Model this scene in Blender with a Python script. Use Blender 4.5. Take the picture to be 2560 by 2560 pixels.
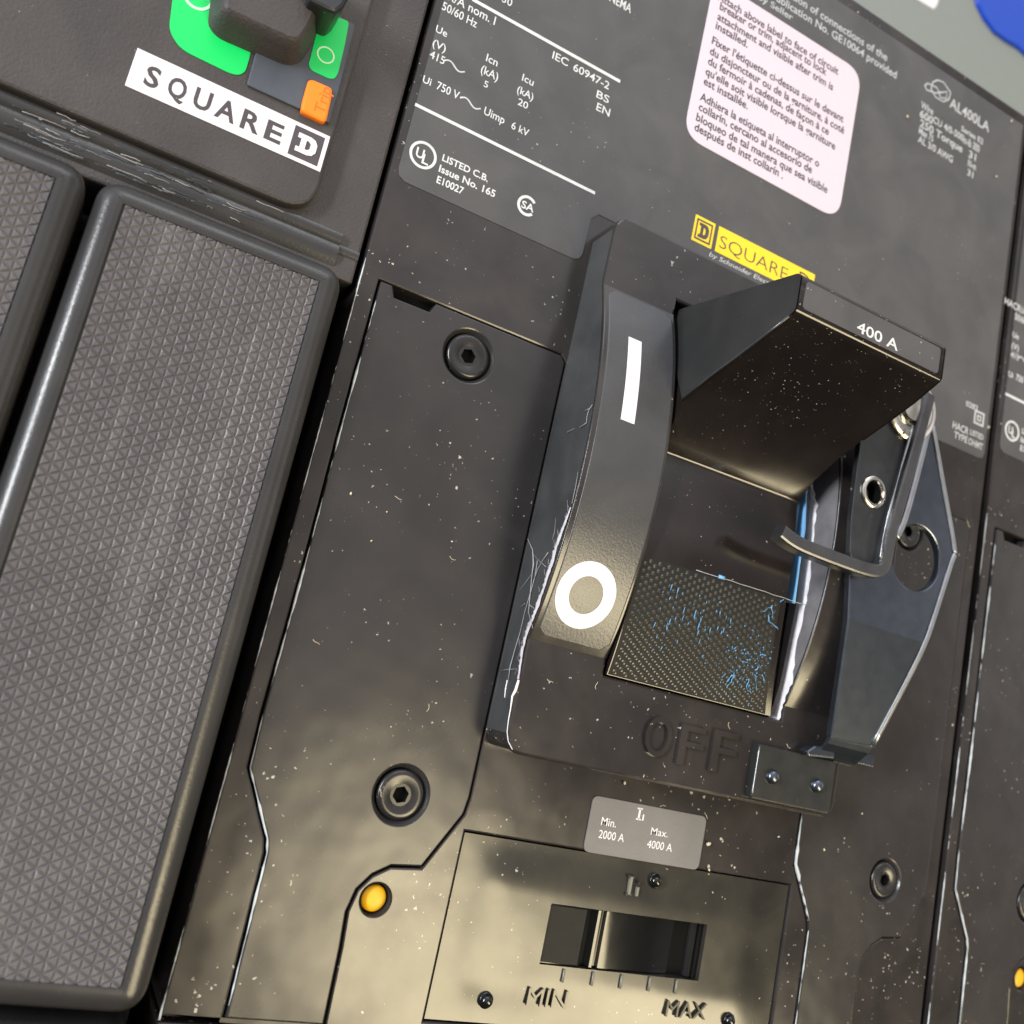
import bpy, bmesh, math, random
from mathutils import Vector, Matrix
from mathutils.geometry import tessellate_polygon
random.seed(7)
S = bpy.context.scene
for o in list(bpy.data.objects): bpy.data.objects.remove(o)
# units: 1 = 1 cm. Panel fronts lie in XY (Y up the panel), Z points out of the panel.
# ------------------------------------------------------------------ camera
F = 2383.46
W = [[0.87266778, 0.21311241, 0.4393564], [0.28051262, -0.95525476, -0.09381377], [0.39970441, 0.20511327, -0.89340077]]
CAMZ = 15.0
cam = bpy.data.objects.new('camera', bpy.data.cameras.new('camera'))
S.collection.objects.link(cam); S.camera = cam
R0, R1, R2 = W
cam.matrix_world = Matrix([[R0[i], -R1[i], -R2[i], (0, 0, CAMZ)[i]] for i in range(3)] + [[0, 0, 0, 1]])
cam.data.sensor_width = 36; cam.data.lens = 36 * F / 2560
cam.data.clip_start = .1; cam.data.clip_end = 2000
cam.data.dof.use_dof = True; cam.data.dof.focus_distance = 16.2; cam.data.dof.aperture_fstop = .22
# ------------------------------------------------------------------ world: a dim grey workshop
world = bpy.data.worlds.new('World'); S.world = world; world.use_nodes = True
wn, wl = world.node_tree.nodes, world.node_tree.links
bg = wn['Background']
tc = wn.new('ShaderNodeTexCoord'); sep = wn.new('ShaderNodeSeparateXYZ')
wl.new(tc.outputs['Generated'], sep.inputs[0])
cr = wn.new('ShaderNodeValToRGB'); mr = wn.new('ShaderNodeMapRange')
mr.inputs[1].default_value = -1; mr.inputs[2].default_value = 1
wl.new(sep.outputs['Y'], mr.inputs[0]); wl.new(mr.outputs[0], cr.inputs[0])
e = cr.color_ramp.elements
e[0].position = 0; e[0].color = (.03, .03, .03, 1)
e[1].position = 1; e[1].color = (.9, .93, 1, 1)
for p, c in ((.36, (.10, .095, .09)), (.47, (.55, .52, .5)), (.6, (.85, .82, .84)), (.75, (.95, .95, 1))):
    k = e.new(p); k.color = (*c, 1)
nz = wn.new('ShaderNodeTexNoise'); nz.inputs['Scale'].default_value = 2.2; nz.inputs['Detail'].default_value = 2
wl.new(tc.outputs['Generated'], nz.inputs[0])
mm = wn.new('ShaderNodeMapRange'); mm.inputs[1].default_value = .35; mm.inputs[2].default_value = .65
mm.inputs[3].default_value = .2; mm.inputs[4].default_value = 1.9
wl.new(nz.outputs[0], mm.inputs[0])
mx = wn.new('ShaderNodeVectorMath'); mx.operation = 'SCALE'
wl.new(cr.outputs[0], mx.inputs[0]); wl.new(mm.outputs[0], mx.inputs['Scale'])
wl.new(mx.outputs[0], bg.inputs[0]); bg.inputs[1].default_value = .95
# ------------------------------------------------------------------ lamps
def lamp(name, loc, to, sx, sy, rad, col, spread=180):
    d = bpy.data.lights.new(name, 'AREA'); d.shape = 'RECTANGLE'; d.size = sx; d.size_y = sy
    d.energy = rad * math.pi * sx * sy; d.color = col; d.spread = math.radians(spread)
    o = bpy.data.objects.new(name, d); S.collection.objects.link(o); o.location = loc
    o.rotation_euler = (Vector(to) - Vector(loc)).to_track_quat('-Z', 'Y').to_euler()
    return o
warm = lamp('warm_lamp', (72, -44, 100), (8, 0, 0), 32, 84, 18, (1, .85, .54))
overhead = lamp('overhead_fill', (20, 190, 130), (8, 3, 0), 120, 60, 3.5, (.96, .98, 1))  # unseen fill from overhead, added for diffuse light
left = lamp('left_lamp', (-120, 14, 70), (0, 0, 0), 74, 15, 85, (.93, .97, 1))
vs = S.view_settings; vs.view_transform = 'Standard'; vs.look = 'None'; vs.gamma = 1; vs.exposure = -.05; vs.use_curve_mapping = False
S.render.engine = 'CYCLES'
S.cycles.max_bounces = 6
# ------------------------------------------------------------------ photo measurement helpers (points on real planes)
OR = dict(A=(0, 0, 860), B=(850, 0, 860), C=(1700, 0, 860), D=(850, 850, 860), E=(1700, 850, 860), F=(0, 850, 860),
          G=(0, 1700, 860), H=(850, 1700, 860), I=(1700, 1700, 860),
          J=(1900, 900, 560), K=(1800, 1400, 560), L=(1640, 660, 760), M=(380, 0, 520), N=(1280, 2060, 680), T=(0, 0, 1932))
def q(r, x, y):
    o = OR[r]; s = o[2] / 1932
    if r == 'T': s = 2560 / 1932
    return o[0] + x * s, o[1] + y * s
def ray(r, x, y):
    px, py = q(r, x, y); a, b = (px - 1280) / F, (py - 1280) / F
    return [W[0][i] * a + W[1][i] * b + W[2][i] for i in range(3)]
def P(r, x, y, Z=0):                       # point on the plane at height Z
    d = ray(r, x, y); t = (CAMZ - Z) / -d[2]; return (d[0] * t, d[1] * t)
def PX(r, x, y, X):                        # point on the side plane at X -> (Y, Z)
    d = ray(r, x, y); t = X / d[0]; return (d[1] * t, CAMZ + d[2] * t)
YC, HC, SAG, ZB = 4.55, 3.25, .68, .78      # the arched rails beside the toggle
RR = (HC * HC + SAG * SAG) / (2 * SAG)
def arcz(y, off=0):
    d = abs(y - YC)
    if d >= HC: return ZB + off
    return ZB + math.sqrt(max(0, (RR) ** 2 - d * d)) - (RR - SAG) + off
def PA(r, x, y, off=0):                    # point on the arched rail
    Z = 1.2
    for _ in range(30): X, Y = P(r, x, y, Z); Z = .5 * Z + .5 * arcz(Y, off)
    return X, Y, arcz(Y, off)
def PP(r, pts, Z=0): return [P(r, x, y, Z) for x, y in pts]
# ------------------------------------------------------------------ materials
def nodes(name):
    m = bpy.data.materials.new(name); m.use_nodes = True
    n, l = m.node_tree.nodes, m.node_tree.links
    return m, n, l, n['Principled BSDF']
def math_(n, l, op, a, b=None):
    k = n.new('ShaderNodeMath'); k.operation = op
    for i, v in enumerate((a, b)):
        if v is None: continue
        if isinstance(v, (int, float)): k.inputs[i].default_value = v
        else: l.new(v, k.inputs[i])
    return k.outputs[0]
def dustmask(n, l, co, scale, rad, power, patch, seed):
    mp = n.new('ShaderNodeMapping'); mp.inputs['Location'].default_value = (seed, seed * 2, 0); l.new(co, mp.inputs[0])
    wz = n.new('ShaderNodeTexNoise'); wz.inputs['Scale'].default_value = scale * 2.2; wz.inputs['Detail'].default_value = 1; l.new(mp.outputs[0], wz.inputs[0])
    ws = n.new('ShaderNodeVectorMath'); ws.operation = 'SCALE'; ws.inputs['Scale'].default_value = .9 / scale; l.new(wz.outputs['Color'], ws.inputs[0])
    wa = n.new('ShaderNodeVectorMath'); wa.operation = 'ADD'; l.new(mp.outputs[0], wa.inputs[0]); l.new(ws.outputs[0], wa.inputs[1])
    v = n.new('ShaderNodeTexVoronoi'); v.inputs['Scale'].default_value = scale; l.new(wa.outputs[0], v.inputs['Vector'])
    sp = n.new('ShaderNodeSeparateColor'); l.new(v.outputs['Color'], sp.inputs[0])
    t = math_(n, l, 'MULTIPLY', math_(n, l, 'POWER', sp.outputs[0], power), rad)
    pz = n.new('ShaderNodeTexNoise'); pz.inputs['Scale'].default_value = .45; pz.inputs['Detail'].default_value = 3; l.new(mp.outputs[0], pz.inputs[0])
    pm = n.new('ShaderNodeMapRange'); pm.inputs[1].default_value = patch[0]; pm.inputs[2].default_value = patch[1]; l.new(pz.outputs[0], pm.inputs[0])
    t = math_(n, l, 'MULTIPLY', t, pm.outputs[0])
    a = math_(n, l, 'SUBTRACT', t, v.outputs['Distance'])
    return math_(n, l, 'MINIMUM', math_(n, l, 'MAXIMUM', math_(n, l, 'MULTIPLY', a, 14.0), 0), 1)
def plastic(name, col=(.026, .023, .023), r0=.3, r1=.45, dust=1.0, dens=2.2, fine=0.0, smear=.4, sheen=0, spec=.5, streak=False, wave=0.0, lines=0):
    m, n, l, b = nodes(name)
    t = n.new('ShaderNodeTexCoord'); co = t.outputs['Object']
    nz = n.new('ShaderNodeTexNoise'); nz.inputs['Scale'].default_value = .55; nz.inputs['Detail'].default_value = 5; nz.inputs['Roughness'].default_value = .62
    mp = n.new('ShaderNodeMapping'); mp.inputs['Scale'].default_value = (5, .5, 1) if streak else (1, 1, 1)
    l.new(co, mp.inputs[0]); l.new(mp.outputs[0], nz.inputs[0])
    mr = n.new('ShaderNodeMapRange'); mr.inputs[1].default_value = .3; mr.inputs[2].default_value = .7
    mr.inputs[3].default_value = r0; mr.inputs[4].default_value = r1
    l.new(nz.outputs[0], mr.inputs[0]); l.new(mr.outputs[0], b.inputs['Roughness'])
    n2 = n.new('ShaderNodeTexNoise'); n2.inputs['Scale'].default_value = .8; n2.inputs['Detail'].default_value = 4; n2.inputs['Distortion'].default_value = .6; l.new(co, n2.inputs[0])
    c1 = n.new('ShaderNodeMix'); c1.data_type = 'RGBA'
    c1.inputs['A'].default_value = (*[c * (1 - smear * .5) for c in col], 1)
    c1.inputs['B'].default_value = (col[0] * (1 + smear), col[1] * (1 + smear * .92), col[2] * (1 + smear * .8), 1)
    r2 = n.new('ShaderNodeMapRange'); r2.inputs[1].default_value = .35; r2.inputs[2].default_value = .68; l.new(n2.outputs[0], r2.inputs[0])
    l.new(r2.outputs[0], c1.inputs['Factor'])
    out = c1.outputs['Result']
    if lines > 0:                          # pale streaks along the part: sheen and dust painted into the colour
        ml = n.new('ShaderNodeMapping'); ml.inputs['Scale'].default_value = (1.6, .16, 1); ml.inputs['Rotation'].default_value = (0, 0, .05); l.new(co, ml.inputs[0])
        nl = n.new('ShaderNodeTexNoise'); nl.inputs['Scale'].default_value = 1.3; nl.inputs['Detail'].default_value = 6; nl.inputs['Roughness'].default_value = .7; l.new(ml.outputs[0], nl.inputs[0])
        rl = n.new('ShaderNodeMapRange'); rl.inputs[1].default_value = .54; rl.inputs[2].default_value = .75; rl.inputs[4].default_value = lines; l.new(nl.outputs[0], rl.inputs[0])
        ms = n.new('ShaderNodeMix'); ms.data_type = 'RGBA'; l.new(rl.outputs[0], ms.inputs['Factor']); l.new(out, ms.inputs['A'])
        ms.inputs['B'].default_value = (.22, .22, .225, 1); out = ms.outputs['Result']
    if dust > 0:
        a = dustmask(n, l, co, 5 * dens / 2, .24 * dust, 8, (.28, .55), 3.1)
        c = dustmask(n, l, co, 12 * dens / 2, .42 * dust, 6, (.34, .66), 8.7)
        s = math_(n, l, 'MAXIMUM', a, c)
        s = math_(n, l, 'MULTIPLY', s, .75)
        m2 = n.new('ShaderNodeMix'); m2.data_type = 'RGBA'; l.new(s, m2.inputs['Factor']); l.new(out, m2.inputs['A'])
        m2.inputs['B'].default_value = (.55, .51, .43, 1); out = m2.outputs['Result']
    l.new(out, b.inputs['Base Color'])
    b.inputs['Specular IOR Level'].default_value = spec
    prev = None
    if fine > 0:
        f = n.new('ShaderNodeTexNoise'); f.inputs['Scale'].default_value = 22; f.inputs['Detail'].default_value = 3; l.new(co, f.inputs[0])
        bp = n.new('ShaderNodeBump'); bp.inputs['Strength'].default_value = fine; bp.inputs['Distance'].default_value = .03
        l.new(f.outputs[0], bp.inputs['Height']); l.new(bp.outputs[0], b.inputs['Normal']); prev = bp
    if wave > 0:
        f = n.new('ShaderNodeTexNoise'); f.inputs['Scale'].default_value = .35; f.inputs['Detail'].default_value = 3; f.inputs['Roughness'].default_value = .55; l.new(co, f.inputs[0])
        bp = n.new('ShaderNodeBump'); bp.inputs['Strength'].default_value = 1; bp.inputs['Distance'].default_value = wave
        l.new(f.outputs[0], bp.inputs['Height'])
        if prev: l.new(prev.outputs[0], bp.inputs['Normal'])
        l.new(bp.outputs[0], b.inputs['Normal'])
    return m
def flat(name, col, rough=.5, metal=0, emit=0, fine=0, spec=.5, dust=0, sc=20, var=.12):
    m, n, l, b = nodes(name)
    b.inputs['Roughness'].default_value = rough; b.inputs['Metallic'].default_value = metal
    b.inputs['Specular IOR Level'].default_value = spec
    t = n.new('ShaderNodeTexCoord'); nz = n.new('ShaderNodeTexNoise'); nz.inputs['Scale'].default_value = 3.5; nz.inputs['Detail'].default_value = 6
    l.new(t.outputs['Object'], nz.inputs[0])
    mk = n.new('ShaderNodeMix'); mk.data_type = 'RGBA'; l.new(nz.outputs[0], mk.inputs['Factor'])
    mk.inputs['A'].default_value = (*[c * (1 - var) for c in col], 1); mk.inputs['B'].default_value = (*[min(1, c * (1 + var)) for c in col], 1)
    out = mk.outputs['Result']
    if dust:
        a = dustmask(n, l, t.outputs['Object'], 6, .5 * dust, 8, (.3, .6), 5.5)
        m2 = n.new('ShaderNodeMix'); m2.data_type = 'RGBA'; l.new(a, m2.inputs['Factor']); l.new(out, m2.inputs['A']); m2.inputs['B'].default_value = (.45, .42, .35, 1); out = m2.outputs['Result']
    l.new(out, b.inputs['Base Color'])
    if fine:
        f = n.new('ShaderNodeTexNoise'); f.inputs['Scale'].default_value = sc; l.new(t.outputs['Object'], f.inputs[0])
        bp = n.new('ShaderNodeBump'); bp.inputs['Strength'].default_value = fine; bp.inputs['Distance'].default_value = .02
        l.new(f.outputs[0], bp.inputs['Height']); l.new(bp.outputs[0], b.inputs['Normal'])
    return m
BLK = (.024, .0205, .0200)
M = dict(
    case=plastic('black_moulded_plastic', BLK, .13, .25, wave=.03),
    cover=plastic('satin_black_cover', (.025, .0225, .0228), .20, .30, dust=.9, wave=.04, smear=.22),
    trip=plastic('glossy_black_trip_plate', (.026, .024, .020), .15, .24, dust=.7, wave=.018),
    gripside=plastic('dull_toggle_side', (.017, .017, .017), .45, .6, dust=.4, streak=True),
    blackplate=flat('black_steel_plate', (.028, .029, .028), .28, metal=.3, dust=.4, var=.4),
    gloss=plastic('glossy_black_toggle', (.013, .010, .0095), .09, .2, dust=.8, dens=3.8, smear=.3),
    drum=plastic('black_slider_gloss', (.006, .006, .006), .06, .14, dust=.5, dens=3, smear=.2),
    dull=plastic('dull_black_wall', (.038, .040, .041), .4, .55, dust=.25, streak=True),
    label=plastic('matt_grey_nameplate', (.060, .059, .063), .45, .6, dust=.55, fine=.16, smear=.22),
    arcsticker=plastic('brushed_dark_sticker', (.048, .048, .052), .27, .33, dust=.45, fine=.10, smear=.2),
    clear=plastic('grey_foil_sticker', (.13, .125, .13), .34, .5, dust=.2, fine=.08, smear=.15),
    grain=plastic('fine_textured_plastic', (.042, .037, .038), .5, .62, dust=.5, fine=.55, smear=.25, dens=3),
    pad=plastic('textured_cover_plastic', (.088, .082, .088), .30, .42, dust=.35, smear=.12, lines=.38, fine=.12),
    rim=plastic('smooth_rim_plastic', (.030, .029, .030), .24, .32, dust=.15, smear=.2, fine=.1),
    slate=plastic('slate_blue_plastic', (.055, .065, .085), .4, .55, dust=.3, smear=.3),
    hole=flat('dark_gap', (.003, .003, .003), .8, spec=.1),
    white=flat('white_print', (.58, .59, .61), .5, var=.18),
    soft=flat('worn_white_print', (.42, .43, .45), .6, var=.15),
    paper=flat('white_label_paper', (.60, .52, .60), .5, var=.02),
    lwhite=flat('white_brand_label', (.70, .67, .72), .45, var=.05),
    ink=flat('dark_ink', (.06, .05, .06), .6),
    inksoft=flat('grey_ink', (.05, .04, .06), .6),
    yellow=flat('yellow_print', (.80, .56, .02), .5, var=.04),
    gold=flat('gold_print', (.55, .42, .03), .5, var=.04),
    button=flat('amber_push_button', (.72, .38, .004), .45, var=.04),
    green=flat('green_label', (0, .60, .12), .4, var=.03),
    ring=flat('pale_green_ring', (.55, .85, .6), .4),
    orange=flat('orange_button', (1, .22, .005), .4, var=.04),
    orange2=flat('orange_letters', (.75, .13, .003), .45),
    blue=flat('blue_film', (0, .045, .42), .45, var=.06),
    tape=flat('pale_blue_strip', (.18, .42, .75), .5, var=.06),
    scrape=flat('scraped_plastic', (.82, .77, .80), .8, fine=.8, sc=9, var=.25),
    worn_lit=flat('worn_lit_edge', (.48, .51, .52), .5, var=.35),  # edge wear and the light on the edges, both in this pale colour
    steel=flat('dark_zinc_steel', (.11, .125, .155), .24, metal=.9, dust=.3, var=.3),
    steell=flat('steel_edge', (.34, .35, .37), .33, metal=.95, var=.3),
    lip=flat('burnished_steel_lip', (.10, .10, .105), .33, metal=.8, dust=.3, var=.4),
    innerwall=flat('grey_inner_plastic', (.16, .15, .155), .4, var=.45),  # lighter grey than the case, for the right rail's inner wall
    tick=flat('raised_mark_sheen', (.17, .16, .13), .2, var=.2),  # reflection on the rounded bars put into a paler colour
    padground=flat('dull_dark_pad', (.009, .009, .009), .6, spec=.25, var=.5),
    bump=plastic('glossy_pad_bumps', (.03, .03, .026), .22, .34, dust=.4),
    flake=flat('blue_paint_residue', (.12, .30, .52), .6, var=.4),
    scuff2=flat('scraped_grey_plastic', (.52, .48, .50), .85, fine=.8, sc=9, var=.45),
    scuff=flat('greyish_scuff', (.34, .32, .33), .8, fine=.6, sc=9, var=.5),
    crumb=flat('pale_crumb', (.60, .50, .36), .8, var=.3),
    hook=flat('black_oxide_steel', (.055, .058, .062), .30, metal=.7, dust=.5, var=.35),
    nickel=flat('nickel_plating', (.58, .55, .48), .22, metal=1, var=.2),
    screw=plastic('black_oxide_screw', (.014, .013, .014), .22, .32, dust=.9, dens=4),
    backing=flat('grey_painted_sheet', (.19, .21, .20), .5, var=.05),
)
# pale edge lines, wear and painted light together: broken by noise
# ------------------------------------------------------------------ mesh helpers
def link(name, me, mat, parent=None):
    o = bpy.data.objects.new(name, me); S.collection.objects.link(o)
    if mat is not None: me.materials.append(M[mat])
    if parent is not None: o.parent = parent
    return o
def tag(o, label=None, cat=None, group=None, kind=None):
    for k, v in (('label', label), ('category', cat), ('group', group), ('kind', kind)):
        if v: o[k] = v
    return o
def thing(name, label, cat, group=None):
    return tag((lambda o: (S.collection.objects.link(o), o)[1])(bpy.data.objects.new(name, None)), label, cat, group)
def mesh(name, vs_, fs, mat, parent=None, smooth=False, bevel=0):
    me = bpy.data.meshes.new(name); me.from_pydata([tuple(v) for v in vs_], [], fs); me.update()
    bm = bmesh.new(); bm.from_mesh(me); bmesh.ops.recalc_face_normals(bm, faces=bm.faces); bm.to_mesh(me); bm.free()
    if smooth:
        for p in me.polygons: p.use_smooth = True
    o = link(name, me, mat, parent)
    if bevel:
        b = o.modifiers.new('bevel', 'BEVEL'); b.width = bevel; b.segments = 2; b.limit_method = 'ANGLE'; b.angle_limit = math.radians(35)
    return o
def area(p): return sum(p[i][0] * p[(i + 1) % len(p)][1] - p[(i + 1) % len(p)][0] * p[i][1] for i in range(len(p))) / 2
def ccw(p): return list(p) if area(p) > 0 else list(p)[::-1]
def rnd(p, r, n=4, which=None):            # round the corners of a polygon
    p = ccw(p); out = []; N = len(p)
    for i in range(N):
        a, b, c = Vector(p[i - 1]), Vector(p[i]), Vector(p[(i + 1) % N])
        rr = r[i] if isinstance(r, (list, tuple)) else r
        if rr <= 0: out.append(tuple(b)); continue
        d1, d2 = (a - b), (c - b); rr = min(rr, d1.length * .48, d2.length * .48)
        s, t = b + d1.normalized() * rr, b + d2.normalized() * rr
        for k in range(n + 1):
            u = k / n; out.append(tuple((1 - u) ** 2 * s + 2 * u * (1 - u) * b + u * u * t))
    return out
def inset(p, d):
    if abs(d) < 1e-9: return list(p)
    out = []; N = len(p)
    for i in range(N):
        a, b, c = Vector(p[i - 1]), Vector(p[i]), Vector(p[(i + 1) % N])
        e1, e2 = (b - a), (c - b)
        if e1.length < 1e-7: e1 = e2
        if e2.length < 1e-7: e2 = e1
        e1.normalize(); e2.normalize()
        n1, n2 = Vector((-e1.y, e1.x)), Vector((-e2.y, e2.x)); m = n1 + n2
        if m.length < 1e-4: m = n1
        m.normalize(); k = d / max(.45, m.dot(n1)); out.append(tuple(b + m * k))
    return out
def prism(name, outer, z0, z1, mat, parent=None, holes=(), ch=.02, prof=None, smooth=False, top=True, mesh_only=False):
    """outline raised from z0 to z1 with a rounded top edge; holes cut right through"""
    outer = ccw(outer); holes = [ccw(h) for h in holes]
    if prof is None:
        prof = [(0, z0), (0, z1 - ch), (ch * .3, z1 - ch * .3), (ch, z1)] if ch else [(0, z0), (0, z1)]
    V, Fc = [], []
    tops = []
    for k, L in enumerate([outer] + holes):
        sg = 1 if k == 0 else -1; rings = []
        for ins, z in prof:
            pts = inset(L, ins * sg); i0 = len(V); V += [(x, y, z) for x, y in pts]; rings.append((i0, len(pts)))
        for (a, n), (b, _) in zip(rings, rings[1:]):
            for i in range(n):
                j = (i + 1) % n; f = (a + i, a + j, b + j, b + i); Fc.append(f if k == 0 else f[::-1])
        tops.append((rings[-1], [V[rings[-1][0] + i] for i in range(rings[-1][1])]))
    if top:
        tr = tessellate_polygon([[Vector((x, y, 0)) for x, y, z in t[1]] for t in tops])
        idx = [t[0][0] + i for t in tops for i in range(t[0][1])]
        for f in tr:
            f = [idx[i] for i in f]
            a, b, c = (Vector(V[i]) for i in f)
            if (b - a).cross(c - a).length < 1e-12: continue
            if (b - a).cross(c - a).z < 0: f = f[::-1]
            Fc.append(tuple(f))
    me = bpy.data.meshes.new(name); me.from_pydata(V, [], Fc); me.update()
    if smooth:
        me.set_sharp_from_angle(angle=math.radians(40))
        for p in me.polygons: p.use_smooth = True
    return link(name, me, mat, parent)
def rect(x0, y0, x1, y1): return [(x0, y0), (x1, y0), (x1, y1), (x0, y1)]
def circ(c, r, n=40, ry=None): return [(c[0] + r * math.cos(2 * math.pi * i / n), c[1] + (ry or r) * math.sin(2 * math.pi * i / n)) for i in range(n)]
def lathe(name, c, z, prof, mat, parent=None, n=48, smooth=True, r_cap=.16):
    V, Fc = [], []
    for r, h in prof:
        for i in range(n): a = 2 * math.pi * i / n; V.append((c[0] + r * math.cos(a), c[1] + r * math.sin(a), z + h))
    for k in range(len(prof) - 1):
        for i in range(n): j = (i + 1) % n; Fc.append((k * n + i, k * n + j, (k + 1) * n + j, (k + 1) * n + i))
    if prof[-1][0] < r_cap: Fc.append(tuple(range((len(prof) - 1) * n, len(prof) * n)))
    me = bpy.data.meshes.new(name); me.from_pydata(V, [], Fc); me.update()
    if smooth:
        for p in me.polygons: p.use_smooth = True
        me.set_sharp_from_angle(angle=math.radians(50))
    return link(name, me, mat, parent)
def tube(name, pts, r, mat, parent=None, n=6, flat_=1.0, taper=False):
    V, Fc = [], []; pts = [Vector(p) for p in pts]; N = len(pts)
    for i, p in enumerate(pts):
        t = (pts[min(i + 1, N - 1)] - pts[max(i - 1, 0)]).normalized()
        u = t.cross(Vector((0, 0, 1)));
        if u.length < 1e-3: u = Vector((1, 0, 0))
        u.normalize(); w = u.cross(t)
        rr = r[i] if isinstance(r, (list, tuple)) else r
        for k in range(n): a = 2 * math.pi * k / n; V.append(p + u * math.cos(a) * rr + w * math.sin(a) * rr * flat_)
    for i in range(N - 1):
        for k in range(n): j = (k + 1) % n; Fc.append((i * n + k, i * n + j, (i + 1) * n + j, (i + 1) * n + k))
    Fc += [tuple(range(n)), tuple(range((N - 1) * n, N * n))]
    return mesh(name, V, Fc, mat, parent, smooth=True)
def join_(name, objs, parent=None):        # merges finished pieces of one part into one mesh
    if name == 'printed_text':
        for o in objs:
            o.parent = parent; o.name = name
        return
    bm = bmesh.new(); mats = []
    for o in objs:
        me = o.data
        b2 = bmesh.new(); b2.from_mesh(me)
        for f in b2.faces:
            mt = me.materials[f.material_index] if me.materials else None
            if mt not in mats: mats.append(mt)
            f.material_index = mats.index(mt)
        t = bpy.data.meshes.new('t'); b2.to_mesh(t); b2.free(); bm.from_mesh(t); bpy.data.meshes.remove(t)
    me = bpy.data.meshes.new(name); bm.to_mesh(me); bm.free()
    for mt in mats: me.materials.append(mt)
    for o in objs: bpy.data.objects.remove(o)
    o = bpy.data.objects.new(name, me); S.collection.objects.link(o)
    if parent is not None: o.parent = parent
    return o
_cache = {}
def glyphs(s, bold=0.0, res=3):
    k = (s, bold)
    if k not in _cache:
        cu = bpy.data.curves.new('t', 'FONT'); cu.body = s; cu.size = 1; cu.offset = bold; cu.resolution_u = res; cu.fill_mode = 'FRONT'
        ob = bpy.data.objects.new('t', cu); S.collection.objects.link(ob)
        dg = bpy.context.evaluated_depsgraph_get(); dg.update()
        me = bpy.data.meshes.new_from_object(ob.evaluated_get(dg))
        vs_ = [tuple(v.co[:2]) for v in me.vertices]; fs = [tuple(p.vertices) for p in me.polygons]
        bpy.data.objects.remove(ob); bpy.data.curves.remove(cu); bpy.data.meshes.remove(me); _cache[k] = (vs_, fs)
    return _cache[k]
CAP = .729
def text(s, a, b, h, z, mat, parent, name='printed_text', bold=0.0, thick=0.0, zf=None, shear=0.0):
    """text from a to b (x,y on the surface) along its baseline, capital height h"""
    vs_, fs = glyphs(s, bold); a, b = Vector(a[:2]), Vector(b[:2])
    x0, x1 = min(v[0] for v in vs_), max(v[0] for v in vs_)
    d = (b - a); Lw = d.length; d.normalize(); n = Vector((-d.y, d.x)); V = []
    for x, y in vs_:
        p = a + d * ((x - x0) / (x1 - x0) * Lw + shear * y / CAP * h) + n * (y / CAP * h)
        V.append((p.x, p.y, (zf(p.x, p.y) if zf else z)))
    me = bpy.data.meshes.new(name); me.from_pydata(V, [], fs); me.update()
    bm = bmesh.new(); bm.from_mesh(me)
    bmesh.ops.remove_doubles(bm, verts=bm.verts, dist=1e-5)
    for f in bm.faces:
        if f.normal.z < 0: f.normal_flip()
    if thick:
        r = bmesh.ops.extrude_face_region(bm, geom=list(bm.faces))
        for v in r['geom']:
            if isinstance(v, bmesh.types.BMVert): v.co.z += thick
    bm.to_mesh(me); bm.free()
    return link(name, me, mat, parent)
def T(s, r, x0, y0, x1, y1, xt, yt, Z, mat, parent, **k):
    """text given by its two baseline ends and the top of its first letter"""
    a, b, t = P(r, x0, y0, Z), P(r, x1, y1, Z), P(r, xt, yt, Z)
    ym = (a[1] + b[1]) / 2
    return text(s, (a[0], ym), (b[0], ym), t[1] - a[1], Z, mat, parent, **k)
def sheet(name, pts, z, mat, parent, th=.012, holes=(), ch=.004):
    return prism(name, pts, z - .02, z + th, mat, parent, holes=holes, ch=ch)
def copy_tree(o, parent=None, off=(0, 0, 0)):
    c = o.copy(); S.collection.objects.link(c); c.parent = parent
    if parent is None: c.location = Vector(o.location) + Vector(off)
    for ch in [x for x in bpy.data.objects if x.parent == o]: copy_tree(ch, c)
    return c
# ------------------------------------------------------------------ the setting
prism('wall', rect(-60, -40, 90, 60), -7, -6, 'backing', ch=0)['kind'] = 'structure'
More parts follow.
